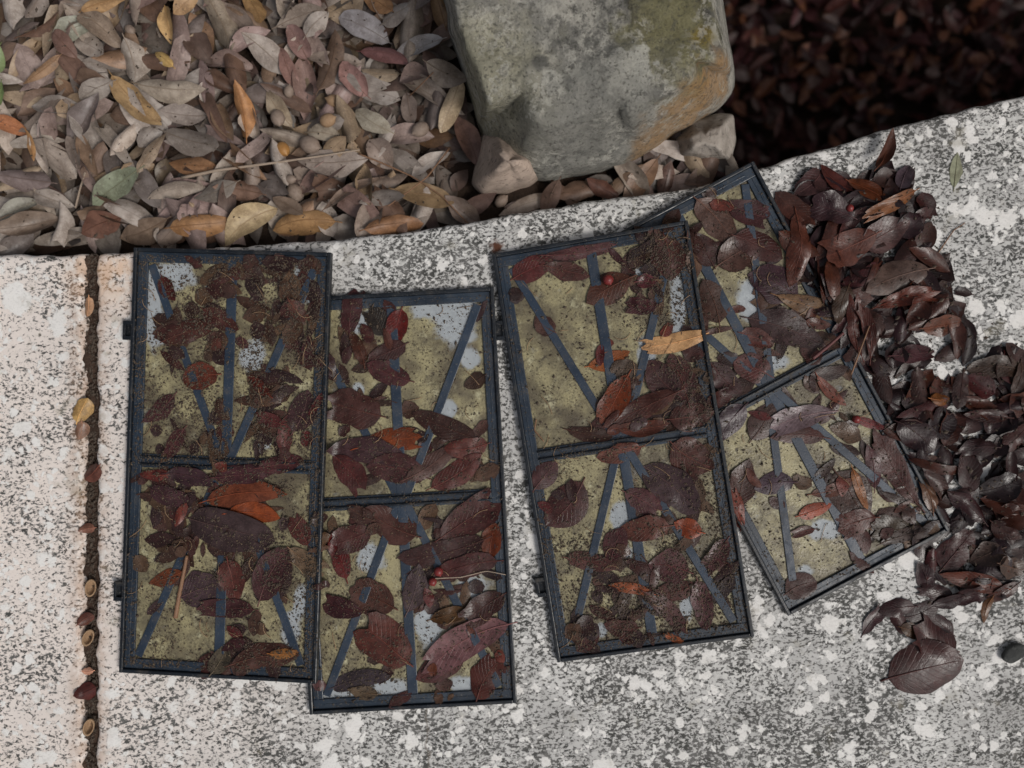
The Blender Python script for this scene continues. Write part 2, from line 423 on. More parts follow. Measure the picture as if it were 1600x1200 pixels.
def build_bed():
    # raised planting bed that fills the space behind the ledge, dropping to the lower ground past the boulder
    xs = np.concatenate([np.linspace(-1.6, 0.20, 120), np.linspace(0.215, 0.42, 16), np.linspace(0.44, 0.6, 3)])
    ts = np.linspace(0, 1, 70)
    v, f = [], []
    for t in ts:
        for x in xs:
            y0 = float(edge_y(x)) - 0.004
            y = y0 + (1.5 - y0) * t ** 1.3
            z = BED_Z + 0.006 * fnoise(x, y, 22) - 0.002
            lim = 0.255 + 0.02 * fnoise(y, 0, 6)
            if x > lim:
                q = min(1.0, (x - lim) / 0.075); z += (PIT_Z - 0.05 - z) * (q * q * (3 - 2 * q))
            v.append((x, y, z))
    n = len(xs)
    for j in range(len(ts) - 1):
        for i in range(n - 1):
            a = j * n + i
            f.append((a, a + 1, a + n + 1, a + n))
    tag(mesh_obj('planting_bed', v, f, M_SOIL), kind='structure')

def slab(name, x0, x1, parent, seed, jl, jr):
    """a coping slab with worn arrises: x0..x1, from the inner edge towards the viewer"""
    us = [x0]
    while us[-1] < x1 - 0.004:
        d = min(us[-1] - x0, x1 - us[-1])
        us.append(us[-1] + (0.0025 if d < 0.012 else 0.006 if us[-1] < 1.0 else 0.03))
    us[-1] = x1
    vd = [0, 0.0015, 0.003, 0.0045, 0.006, 0.008, 0.011, 0.015, 0.022, 0.03] + [0.036 + 0.006 * i for i in range(20)] + [0.16 + 0.006 * i for i in range(110)] + [0.85, 0.95, 1.1, 1.25]
    v, f = [], []
    r = 0.008
    nv = len(vd) + 1
    for u in us:
        e = float(edge_y(u)) + 0.0022 * fnoise(u, 0, 60, seed) + 0.0025 * fnoise(u, 0, 17, seed)
        v.append((u, e, -0.95))
        for k, d in enumerate(vd):
            y = e - d
            wob_l = jl * (0.0038 * fnoise(0, y, 38, seed + 2) + 0.0035 * fnoise(0, y, 140, seed + 5))
            wob_r = jr * (0.0038 * fnoise(0, y, 38, seed + 3) + 0.0035 * fnoise(0, y, 140, seed + 6))
            w = (u - x0) / (x1 - x0)
            x = u + wob_l * max(0, 1 - (u - x0) / 0.03) + wob_r * max(0, 1 - (x1 - u) / 0.03)
            dd = [d]
            if jl: dd.append(u - x0)
            if jr: dd.append(x1 - u)
            z = 0.0
            for q in dd:
                if q < r: z -= r * (1 - math.sqrt(max(0.0, 1 - (1 - q / r) ** 2)))
            z = max(z, -0.012)
            v.append((x, y, z))
    for i in range(len(us) - 1):
        for k in range(nv - 1):
            a = i * nv + k
            f.append((a, a + 1, a + nv + 1, a + nv))
    # side cheeks at the joint
    for end, on in ((0, jl), (len(us) - 1, jr)):
        if not on: continue
        b0 = len(v)
        for k in range(1, nv):
            p = v[end * nv + k]; v.append((p[0], p[1], -0.06))
        for k in range(1, nv - 1):
            q = (end * nv + k, end * nv + k + 1, b0 + k, b0 + k - 1)
            f.append(q if end else q[::-1])
    return mesh_obj(name, v, f, M_LEDGE, parent)

def build_ledge():
    root = bpy.data.objects.new('ledge', None); col.objects.link(root); tag(root, kind='structure')
    slab('coping_slab', -2.2, P(131, 0).x, root, 1, 0, 1)
    slab('coping_slab', P(149, 0).x, 2.4, root, 4, 1, 0)
    # dirt packed in the joint
    v, f = [], []
    ys = np.linspace(float(edge_y(P(139, 0).x)) - 0.003, -1.0, 240)
    xs = np.linspace(P(122, 0).x, P(156, 0).x, 7)
    for y in ys:
        for x in xs:
            v.append((x, y, -0.0080 + 0.0060 * fnoise(x, y, 55, 3) + 0.003 * fnoise(x, y, 190, 4)))
    for j in range(len(ys) - 1):
        for i in range(len(xs) - 1):
            a = j * len(xs) + i
            f.append((a, a + 1, a + len(xs) + 1, a + len(xs)))
    mesh_obj('joint_filling', v, f, M_JOINT, root)

def build_shade_wall():
    # unseen wall added beyond the lower strip to keep skylight off it
    bm = bmesh.new(); add_box(bm, 0.30, 4.0, 1.02, 1.25, PIT_Z - 0.2, 1.6)
    add_box(bm, 0.305, 4.0, 0.96, 1.02, PIT_Z - 0.2, PIT_Z + 0.18)
    o = bm_obj('added_shade_wall', bm, M_SHADE_WALL); tag(o, kind='structure')
build_ground(); build_bed(); build_ledge(); build_shade_wall()
jm = (XX > P(127, 0).x) & (XX < P(151, 0).x) & (YY < EY)
HM[jm] = -0.006

# ------------------------------------------------------------------ boulder and rubble
def heap_stone(name, outline, z0, ztop, falloff, mat, centre, rough=0.006, rays=110, rings=26, zfun=None, seed=0):
    """stone whose plan outline is given in photo pixels; the top rises from z0 at the outline to ztop"""
    ol = np.array(outline, float)
    # resample the closed outline evenly in angle about the centre
    seg = np.vstack([ol, ol[:1]])
    d = np.r_[0, np.cumsum(np.hypot(*np.diff(seg, axis=0).T))]
    tt = np.linspace(0, d[-1], rays, endpoint=False)
    ox = np.interp(tt, d, seg[:, 0]); oy = np.interp(tt, d, seg[:, 1])
    for _ in range(1):
        ox = (np.roll(ox, 1) + 2 * ox + np.roll(ox, -1)) / 4; oy = (np.roll(oy, 1) + 2 * oy + np.roll(oy, -1)) / 4
    v, f = [], []
    cx, cy = centre
    for k in range(rings):
        t = (k / (rings - 1)) ** 0.75
        for i in range(rays):
            px = cx + (ox[i] - cx) * t; py = cy + (oy[i] - cy) * t
            dout = math.hypot(ox[i] - px, oy[i] - py)
            fo = falloff(ox[i], oy[i])
            q = min(1.0, dout / fo)
            e_ = 0.08; q1 = dout / fo; hm = max(0.0, min(1.0, 0.5 + 0.5 * (1 - q1) / e_)); qq = 1 * (1 - hm) + q1 * hm - e_ * hm * (1 - hm)
            rnd = math.sqrt(max(0.0, 1 - (1 - min(1.0, q1 * 4)) ** 2)) * 0.22
            z = z0 + (ztop - z0) * min(1.0, rnd + 0.78 * max(0.0, qq) if q1 < 1.4 else 1.0 * (rnd + 0.78))
            if zfun: z += zfun(px, py)
            n = mnoise.fractal(Vector((px * 0.011 + seed, py * 0.011, seed)), 0.9, 2.0, 5)
            z += rough * n * (0.35 + 0.65 * q)
            p = P(px, py, z)
            p.x += 0.35 * rough * mnoise.noise(Vector((px * 0.03, py * 0.03, 4 + seed))); p.y += 0.35 * rough * mnoise.noise(Vector((px * 0.03, py * 0.03, 9 + seed)))
            v.append(p)
    for k in range(rings - 1):
        for i in range(rays):
            i2 = (i + 1) % rays
            f.append((k * rays + i, (k + 1) * rays + i, (k + 1) * rays + i2, k * rays + i2))
    b0 = len(v)
    for i in range(rays):
        p = v[(rings - 1) * rays + i]
        v.append(Vector((p.x * 0.985, p.y + 0.01, BED_Z - 0.05)))
    for i in range(rays):
        i2 = (i + 1) % rays
        f.append(((rings - 1) * rays + i, b0 + i, b0 + i2, (rings - 1) * rays + i2))
    o = mesh_obj(name, v, f, mat)
    # into the height map
    ar = np.array([(p.x, p.y, p.z) for p in v[:b0]])
    for q in range(3):
        ii = np.clip(((ar[:, 0] - GX0) / GC).astype(int), 1, NX - 2); jj = np.clip(((ar[:, 1] - GY0) / GC).astype(int), 1, NY - 2)
        for di in (-1, 0, 1):
            for dj in (-1, 0, 1):
                np.maximum.at(HM, (jj + dj, ii + di), ar[:, 2])
    return o

def bould_fall(px, py):
    if px < 745: return 16 + 0.05 * max(0, py)
    if px > 1120 and py < 110: return 18
    if py > 205 and px < 1000: return 92
    return 70
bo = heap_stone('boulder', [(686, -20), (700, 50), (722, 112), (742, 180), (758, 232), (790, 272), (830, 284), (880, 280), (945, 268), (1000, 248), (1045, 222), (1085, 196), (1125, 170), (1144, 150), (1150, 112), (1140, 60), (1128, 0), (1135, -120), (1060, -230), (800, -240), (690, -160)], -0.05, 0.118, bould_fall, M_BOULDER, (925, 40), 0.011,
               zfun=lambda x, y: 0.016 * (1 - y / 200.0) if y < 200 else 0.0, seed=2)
tag(bo, 'big weathered grey-green boulder with lichen and an orange flank', 'boulder')
st = heap_stone('rubble_stone', [(750, 212), (772, 196), (800, 200), (828, 226), (852, 250), (846, 276), (826, 294), (790, 302), (752, 303), (736, 288), (744, 250)], -0.045, 0.066, lambda x, y: 42, M_PINK, (795, 252), 0.007, 70, 18, seed=7)
tag(st, 'pinkish rough chunk of stone jammed under the boulder by the ledge', 'stone')
st = heap_stone('rubble_stone', [(1050, 215), (1075, 190), (1120, 176), (1148, 180), (1152, 220), (1142, 250), (1100, 252), (1062, 246)], -0.045, 0.008, lambda x, y: 26, M_GREYST, (1102, 215), 0.008, 60, 12, seed=12)
tag(st, 'small grey stone wedged under the boulder by the dark drop', 'stone')

# ------------------------------------------------------------------ framed trays
LIP_H, FL_H, PANE_H, LIP_W, FL_W = 0.0095, 0.0055, 0.0028, 0.0048, 0.0125
TRAYS = []
def tray(cx, cy, wpx, lpx, rot, tilt_mm, label, films, clips, base=0.0004, seed=0):
    """two-pane framed tray; local x across, y along, origin at the left rail's middle height"""
    tilt = math.atan2(tilt_mm / 1000, wpx * MPP)
    zc = base + tilt_mm / 2000
    k = (CAM_H - zc) / CAM_H
    w = wpx * MPP * k; l = lpx * MPP * k
    c = P(cx, cy, zc)
    root = bpy.data.objects.new('framed_tray', None); col.objects.link(root)
    mw = Matrix.Translation(c) @ Matrix.Rotation(R(rot), 4, 'Z') @ Matrix.Rotation(-tilt, 4, 'Y')
    root.matrix_world = mw
    tag(root, label, 'tray', 'navy framed trays on the ledge')
    hw, hl = w / 2, l / 2
    bm = bmesh.new()          # flat flange all round
    a, b = LIP_W, LIP_W + FL_W
    add_box(bm, -hw + a, -hw + b, -hl + b, hl - b, 0.0004, FL_H, 0.0008)
    add_box(bm, hw - b, hw - a, -hl + b, hl - b, 0.0004, FL_H, 0.0008)
    add_box(bm, -hw + a, hw - a, -hl + a, -hl + b, 0.0002, FL_H + 0.0002, 0.0008)
    add_box(bm, -hw + a, hw - a, hl - b, hl - a, 0.0002, FL_H + 0.0002, 0.0008)
    fr = bm_obj('frame', bm, M_FRAME, root)
    # lip and the fine ridge beside it
    for (x0, x1, y0, y1) in ((-hw, -hw + a, -hl, hl), (hw - a, hw, -hl, hl), (-hw + a, hw - a, -hl, -hl + a), (-hw + a, hw - a, hl - a, hl)):
        bm = bmesh.new(); add_box(bm, x0, x1, y0, y1, 0.0, LIP_H, 0.0011)
        bm_obj('lip', bm, M_LIP, fr)
    q = a + 0.0052
    for (x0, x1, y0, y1) in ((-hw + q, -hw + q + 0.0014, -hl + b, hl - b), (hw - q - 0.0014, hw - q, -hl + b, hl - b), (-hw + b, hw - b, hl - q - 0.0014, hl - q), (-hw + b, hw - b, -hl + q, -hl + q + 0.0014)):
        bm = bmesh.new(); add_box(bm, x0, x1, y0, y1, FL_H - 0.001, FL_H + 0.0006, 0.0003)
        bm_obj('ridge', bm, M_FRAME, fr)
    bm = bmesh.new()
    add_box(bm, -hw + b, hw - b, -0.0085, 0.0085, 0.0006, FL_H - 0.0003, 0.0008)
    cr = bm_obj('cross_rail', bm, M_FRAME, root)
    for s in (-1, 1):
        bm = bmesh.new(); add_box(bm, -hw + b, hw - b, s * 0.0045 - 0.0013, s * 0.0045 + 0.0013, FL_H - 0.001, FL_H + 0.0030, 0.0007)
        bm_obj('ridge', bm, M_LIP, cr)
    # panes
    for s in (-1, 1):
        y0, y1 = (0.0085, hl - b) if s > 0 else (-hl + b, -0.0085)
        nx, ny = 44, 54
        v, f, fv = [], [], []
        for j in range(ny + 1):
            for i in range(nx + 1):
                x = (-hw + b) + (2 * hw - 2 * b) * i / nx; y = y0 + (y1 - y0) * j / ny
                v.append((x, y, PANE_H))
                val = 0.80 + 0.22 * fnoise(x, y, 28, seed + s) + 0.22 * fnoise(x, y, 70, seed + s + 9)
                wp = mw @ Vector((x, y, PANE_H))
                kk = CAM_H / (CAM_H - wp.z)
                ppx, ppy = wp.x * kk / MPP + 800, 600 - wp.y * kk / MPP
                for (fx, fy, rx, ry) in films:
                    dd = math.hypot((ppx - fx) / rx, (ppy - fy) / ry)
                    if dd < 1.6: val -= 1.0 * max(0.0, 1.25 - dd)
                fv.append(val)
        for j in range(ny):
            for i in range(nx):
                q0 = j * (nx + 1) + i
                f.append((q0, q0 + 1, q0 + nx + 2, q0 + nx + 1))
        po = mesh_obj('pane', v, f, M_PANE, root, smooth=False)
        at = po.data.attributes.new('film', 'FLOAT', 'POINT')
        at.data.foreach_set('value', np.array(fv, dtype=np.float32))
        # three ribs fan out from the middle of the cross rail to the corners and the far rail
        apex = Vector((0, s * 0.006, 0)); far = s * (hl - b + 0.001)
        for n_, (ex, ww) in enumerate(((-hw + b + 0.004, 0.0100), (0.0, 0.0125), (hw - b - 0.004, 0.0100))):
            e = Vector((ex, far - (s * 0.004 if ex else 0), 0))
            st0 = Vector((ex * 0.055, apex.y, 0))
            d = (e - st0); ln = d.length; ang = math.atan2(d.y, d.x)
            bm = bmesh.new()
            add_box(bm, 0, ln, -ww / 2, ww / 2, PANE_H + 0.0003, PANE_H + 0.0016 + 0.0003 * n_, 0.0005)
            bm.transform(Matrix.Translation(st0) @ Matrix.Rotation(ang, 4, 'Z'))
            bm_obj('rib', bm, M_RIBBAR, root)
    for (side, yy) in clips:
        bm = bmesh.new()
        x = side * hw
        x0, x1 = (x, x + 0.011) if side > 0 else (x - 0.011, x)
        yw = yy * l
        add_box(bm, x0, x1, yw - 0.012, yw - 0.007, 0.0008, 0.0082, 0.0006)
        add_box(bm, x0, x1, yw + 0.007, yw + 0.012, 0.0008, 0.0082, 0.0006)
        xo = x1 if side > 0 else x0
        add_box(bm, min(xo, xo - side * 0.0034), max(xo, xo - side * 0.0034), yw - 0.0072, yw + 0.0072, 0.0012, 0.0078, 0.0006)
        add_box(bm, x0 + 0.0001, x1 - 0.0001, yw - 0.0072, yw + 0.0072, 0.0010, 0.0034, 0.0)
        bm_obj('clip', bm, M_LIP, root)
    # height map
    inv = mw.inverted()
    A = np.array(inv)
    # project points straight down onto the tray plane
    nrm = np.array(mw.to_3x3() @ Vector((0, 0, 1))); c0 = np.array(c)
    zz = c0[2] - ((XX - c0[0]) * nrm[0] + (YY - c0[1]) * nrm[1]) / nrm[2]
    lx = A[0, 0] * XX + A[0, 1] * YY + A[0, 2] * zz + A[0, 3]
    ly = A[1, 0] * XX + A[1, 1] * YY + A[1, 2] * zz + A[1, 3]
    ins = (abs(lx) < hw) & (abs(ly) < hl)
    h = np.full_like(zz, PANE_H + 0.0006)
    h[(abs(lx) > hw - b) | (abs(ly) > hl - b) | (abs(ly) < 0.0085)] = FL_H + 0.0004
    h[(abs(lx) > hw - a) | (abs(ly) > hl - a) | (abs(abs(ly) - 0.0045) < 0.0016)] = LIP_H
    HM[ins] = np.maximum(HM[ins], (zz + h)[ins])
    TRAYS.append(dict(mw=mw, hw=hw, hl=hl, inv=inv, ins=ins, lx=lx, ly=ly))
    return root

tray(629, 781, 322, 646, 3.2, 0, 'navy framed two-pane tray, second from the joint, with red berries and large leaves',
     [(700, 640, 14, 20), (560, 610, 12, 14), (715, 500, 40, 45), (735, 560, 18, 16), (660, 480, 18, 18), (555, 500, 22, 26), (590, 500, 20, 26), (545, 1085, 55, 22), (600, 1075, 40, 24), (580, 875, 26, 26), (750, 880, 30, 18), (740, 915, 28, 20), (668, 975, 22, 40), (725, 1070, 26, 16), (745, 800, 16, 24)],
     [(1, 0.395)], seed=3)
tray(1201, 607, 284, 648, 28.0, 0, 'navy framed two-pane tray half under its neighbour and half buried in the leaf pile',
     [(1287, 828, 26, 18), (1258, 893, 16, 14), (1170, 470, 22, 36), (1210, 565, 26, 14)], [], seed=6)
tray(355, 724, 313, 664, -2.0, 14.5, 'navy framed two-pane tray next to the joint, thick with soil crumbs',
     [(268, 432, 44, 26), (240, 490, 14, 60), (474, 445, 18, 34), (395, 555, 22, 30), (255, 512, 22, 24), (412, 688, 14, 12), (455, 985, 18, 30), (470, 940, 12, 30), (330, 455, 10, 16), (490, 908, 10, 14)],
     [(-1, 0.305), (-1, -0.31)], seed=1)
tray(971, 692, 306, 647, 9.1, 19, 'navy framed two-pane tray lying over its half buried neighbour, bare silt showing',
     [(1005, 425, 16, 20), (1060, 480, 14, 60), (1010, 560, 16, 30), (970, 805, 20, 26), (1072, 950, 10, 24), (975, 870, 14, 16), (940, 985, 10, 12)],
     [(-1, -0.315)], seed=9)

# ------------------------------------------------------------------ leaves
def leaf_grid(L, W, nt, ns, shape, bend, arch, cup, twist, wob, seed, tip, cut=1.0):
    """local points (nt x ns x 3), uv"""
    t = np.linspace(0, 1, nt); s = np.linspace(-1, 1, ns)
    T, S = np.meshgrid(t, s, indexing='ij')
    prof = np.sin(np.pi * np.clip(T * cut, 0, 1) ** shape) ** tip
    prof = np.clip(prof, 0.02, 1)
    rs = np.random.default_rng(seed)
    a1, a2 = rs.uniform(0, 6.28, 2)
    edge = 1 + wob * (np.sin(T * 9 + a1 + 2 * np.sign(S)) + 0.6 * np.sin(T * 17 + a2 + 3 * np.sign(S))) * np.abs(S)
    x = (T - 0.5) * L
    if cut < 1: x = x + (T > 0.99) * L * 0.10 * np.sin(S * 5 + a1) * rs.uniform(.4, 1)
    y = S * prof * edge * W / 2 + bend * L * ((T - 0.5) ** 2 * 4 - 0.33)
    z = arch * L * ((T - 0.5) ** 2 * 4) + cup * W * (S * prof) ** 2 + twist * S * prof * (T - 0.5) * W
    z = z + wob * 0.25 * W * np.sin(T * 7 + a2) * S * prof
    return np.stack([x, y, z], -1), np.stack([(S + 1) / 2, T], -1)

def lay(px, py, L, W, ang, drape, q, shape=0.9, bend=0, arch=0, cup=0, twist=0, wob=0.03, seed=0, tip=0.8, nt=9, ns=5, world_xy=None, mark=True, zlift=0.0, hclip=9.0, cut=1.0):
    """rest a leaf on what lies below; returns world verts, uv and the centre line"""
    if world_xy is None:
        p = P(px, py, 0)
        for _ in range(2): p = P(px, py, min(hclip, float(hs_(p.x, p.y))))
        X, Y = p.x, p.y
    else: X, Y = world_xy
    g, uv = leaf_grid(L, W, nt, ns, shape, bend, arch, cup, twist, wob, seed, tip, cut)
    ca, sa = math.cos(R(ang)), math.sin(R(ang))
    wx = X + g[..., 0] * ca - g[..., 1] * sa; wy = Y + g[..., 0] * sa + g[..., 1] * ca
    hv = np.minimum(hs_(wx, wy), hclip)
    dx, dy = wx - X, wy - Y
    A = np.stack([dx.ravel(), dy.ravel(), np.ones(dx.size)], 1)
    # robust plane: ignore outliers far above the median
    hh = hv.ravel(); med = np.median(hh); hc = np.clip(hh, med - 0.02, med + 0.02)
    cf, *_ = np.linalg.lstsq(A, hc, rcond=None)
    sl = math.hypot(cf[0], cf[1]); mxs = 0.55
    if sl > mxs: cf[:2] *= mxs / sl
    pl = (A @ cf).reshape(dx.shape)
    z = pl + drape * np.clip(hv - pl, -0.008, 0.012) + g[..., 2]
    z = z + np.quantile(np.clip(hv, None, med + 0.03) - z, q) + 0.0006 + zlift
    if mark:
        for dt in np.linspace(0, 1, 4, endpoint=False):
            for ds in np.linspace(0, 1, 4, endpoint=False):
                def ip(a): return (a[:-1, :-1] * (1 - dt) * (1 - ds) + a[1:, :-1] * dt * (1 - ds) + a[:-1, 1:] * (1 - dt) * ds + a[1:, 1:] * dt * ds).ravel()
                i = ((ip(wx) - GX0) / GC).astype(int); j = ((ip(wy) - GY0) / GC).astype(int)
                ok = (i >= 0) & (i < NX) & (j >= 0) & (j < NY)
                np.maximum.at(HM, (j[ok], i[ok]), (ip(z) + 0.0004)[ok])
    return np.stack([wx, wy, z], -1), uv

def grid_faces(nt, ns, off=0):
    return [(off + i * ns + j, off + (i + 1) * ns + j, off + (i + 1) * ns + j + 1, off + i * ns + j + 1) for i in range(nt - 1) for j in range(ns - 1)]

LEAVES = []     # (object, px, py, L, W, hexcolour, species)
def leaf(px, py, Lpx, Wpx, ang, hexc, sp, big=True, mult=1.0, **kw):
    L, W = Lpx * MPP, Wpx * MPP
    nt, ns = (13, 7) if big else (9, 5)
    sd_ = random.randrange(1 << 30)
    ru = random.uniform
    if sp == 'dry':
        d = dict(drape=0.10, q=0.90, shape=ru(0.8, 1.05), bend=ru(-.07, .07), arch=ru(-.15, .10), cup=ru(-.5, .5), twist=ru(-.7, .7), wob=ru(.01, .09), tip=ru(.45, .95))
    else:
        d = dict(drape=0.75, q=0.88, shape=ru(0.75, 1.0), bend=ru(-.08, .08), arch=ru(-.02, .03), cup=ru(-.08, .10), twist=ru(-.10, .10), wob=ru(.02, .08), tip=ru(.42, .8))
    if sp == 'dry' and not big and random.random() < .14: d.update(cup=random.choice([-1, 1]) * ru(.7, 1.1))
    d.update(kw)
    # keep leaf material at 0 deg flipped at random so stalks point both ways
    if 'ang_exact' in d: d.pop('ang_exact')
    elif random.random() < .5: ang += 180
    vv, uv = lay(px, py, L, W, ang, nt=nt, ns=ns, seed=sd_, **d)
    c = vv[nt // 2, ns // 2]
    org = Vector(c)
    loc = (vv - c).reshape(-1, 3)
    name = 'oak_leaf' if sp == 'dry' else 'wet_leaf'
    o = mesh_obj(name, loc, grid_faces(nt, ns), M_DRY if sp == 'dry' else M_WET, uvs=uv.reshape(-1, 2))
    o.location = org
    r_, g_, b_ = hx(hexc)
    if sp == 'wet' and r_ < 0.36: r_, g_, b_ = r_ * 0.84, g_ * 0.66, b_ * 0.63
    elif sp == 'wet': pass
    else:
        lum = 0.3 * r_ + 0.55 * g_ + 0.15 * b_; ds = .10 if max(r_, g_, b_) < 2.6 * min(r_, g_, b_) else .20; r_, g_, b_ = [v * (1 - ds) + lum * ds for v in (r_, g_, b_)]
    o.color = (r_ * mult, g_ * mult, b_ * mult, 1)
    if big:
        # raised midrib running into a stalk
        mid = [Vector(x) for x in (vv[:, ns // 2] - c)]
        nrm_up = Vector((0, 0, 0.00025))
        st_dir = (mid[0] - mid[1]).normalized(); st_dir.z *= 0.4
        pts = [mid[0] + st_dir * (L * 0.10), mid[0] + st_dir * (L * 0.05)] + [p + nrm_up for p in mid[:-1]]
        r0 = max(0.0006, 0.010 * W + 0.0004)
        rad = [r0 * 1.0, r0 * 1.05] + [r0 * (1.0 - 0.8 * i / (len(mid) - 1)) for i in range(len(mid) - 1)]
        v_, f_ = tube(pts, rad, 5)
        mo = mesh_obj('midrib', v_, f_, M_RIB_D if sp == 'dry' else M_RIB_W, o)
        mo.color = o.color
    LEAVES.append((o, px, py, Lpx, Wpx, hexc, sp))
    return o

def leaf_mass(name, spots, mat, label, cat, pal, mult, pit=False, flat=False):
    V, F, U, C = [], [], [], []
    off = 0
    nt, ns = 7, 5
    for (X, Y, L, W, ang, sp) in spots:
        ru = random.uniform
        kw = dict(shape=ru(.8, 1.05), bend=ru(-.07, .07), arch=ru(-.14, .12), cup=ru(-.3, .3), twist=ru(-.4, .4), wob=ru(.01, .05), tip=ru(.7, 1.0))
        if flat: kw.update(arch=ru(-.02, .03), cup=ru(-.08, .1), twist=ru(-.1, .1), wob=ru(.04, .16), tip=ru(.35, .8))
        if pit:
            g, uv = leaf_grid(L, W, nt, ns, kw['shape'], kw['bend'], kw['arch'], kw['cup'], kw['twist'], kw['wob'], random.randrange(1 << 30), kw['tip'])
            m = Matrix.Translation((X, Y, PIT_Z + ru(-.005, .075))) @ Matrix.Rotation(R(ang), 4, 'Z') @ Matrix.Rotation(ru(-.6, .6), 4, 'Y') @ Matrix.Rotation(ru(-.8, .8), 4, 'X')
            A = np.array(m); vv = g @ A[:3, :3].T + A[:3, 3]
        else:
            vv, uv = lay(0, 0, L, W, ang, 0.6 if flat else 0.1, 0.75, nt=nt, ns=ns, seed=random.randrange(1 << 30), world_xy=(X, Y), hclip=(-0.03 if Y > float(edge_y(X)) - .004 else 9.0), **kw)
        V.append(vv.reshape(-1, 3)); U.append(uv.reshape(-1, 2)); F += grid_faces(nt, ns, off); off += nt * ns
        c = hx(random.choice(pal)); j = ru(.75, 1.2) * mult
        C.append(np.tile(np.array([c[0] * j, c[1] * j, c[2] * j, 1.0]), (nt * ns, 1)))
    o = mesh_obj(name, np.concatenate(V), F, mat, uvs=np.concatenate(U))
    at = o.data.color_attributes.new('Col', 'FLOAT_COLOR', 'POINT')
    at.data.foreach_set('color', np.concatenate(C).astype(np.float32).ravel())
    return tag(o, label, cat, kind='stuff')

DRY_PAL = ['#b6aaa0', '#aa9c90', '#5e4a40', '#6b4f3e', '#9c8468', '#b0a49a', '#a08c84', '#98807a', '#b4a496', '#8c7c70', '#9c8e80', '#8a6f66', '#7a6252', '#9c8870', '#94867a', '#84684f', '#7d706a', '#967253', '#8f7a72', '#857468', '#a29890', '#74584a', '#6f6560', '#8a8078', '#a89c90', '#86726c']
WET_PAL = ['#4a3431', '#43302f', '#52393a', '#4a2e2c', '#3c2a2a', '#583c34', '#463a3c', '#4f3a30', '#3f2528', '#5a3a30']

def edge_px(px): return float(np.interp(px, EDGE[:, 0], EDGE[:, 1]))
def in_poly(px, py, poly):
    c = False; n = len(poly)
    for i in range(n):
        x1, y1 = poly[i]; x2, y2 = poly[i - 1]
        if (y1 > py) != (y2 > py) and px < (x2 - x1) * (py - y1) / (y2 - y1) + x1: c = not c
    return c
BOULDER_POLY = [(686, -60), (700, 50), (722, 112), (742, 180), (735, 205), (722, 250), (716, 312), (800, 318), (862, 300), (945, 268), (1045, 222), (1060, 245), (1150, 250), (1180, 100), (1150, -60)]

# lower leaves: one mass under the ones that can be told apart
spots = []
while len(spots) < 900:
    px = random.uniform(-110, 1140); py = random.uniform(-130, 400)
    if py > edge_px(px) - 2 or in_poly(px, py, BOULDER_POLY): continue
    p = P(px, py, BED_Z)
    spots.append((p.x, p.y, random.uniform(45, 85) * MPP, random.uniform(20, 34) * MPP, random.uniform(0, 360), 'dry'))
leaf_mass('leaf_litter', spots, M_DRY_S, 'deep layer of dry brown oak leaves filling the bed behind the ledge', 'leaf litter', DRY_PAL, 0.42)  # palette darkened so the shade between upper leaves sits in the colour
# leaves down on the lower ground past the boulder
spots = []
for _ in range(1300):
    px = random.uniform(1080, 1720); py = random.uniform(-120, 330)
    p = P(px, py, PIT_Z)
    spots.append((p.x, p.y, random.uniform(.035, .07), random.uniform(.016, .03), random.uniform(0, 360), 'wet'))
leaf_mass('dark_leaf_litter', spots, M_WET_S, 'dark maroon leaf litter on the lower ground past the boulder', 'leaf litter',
          ['#3a2220', '#2c1a1a', '#4a2c28', '#33201e', '#452a2c', '#5a3a2a', '#2a1c1e', '#6a4a3c', '#574a48'], 2.1, pit=True)

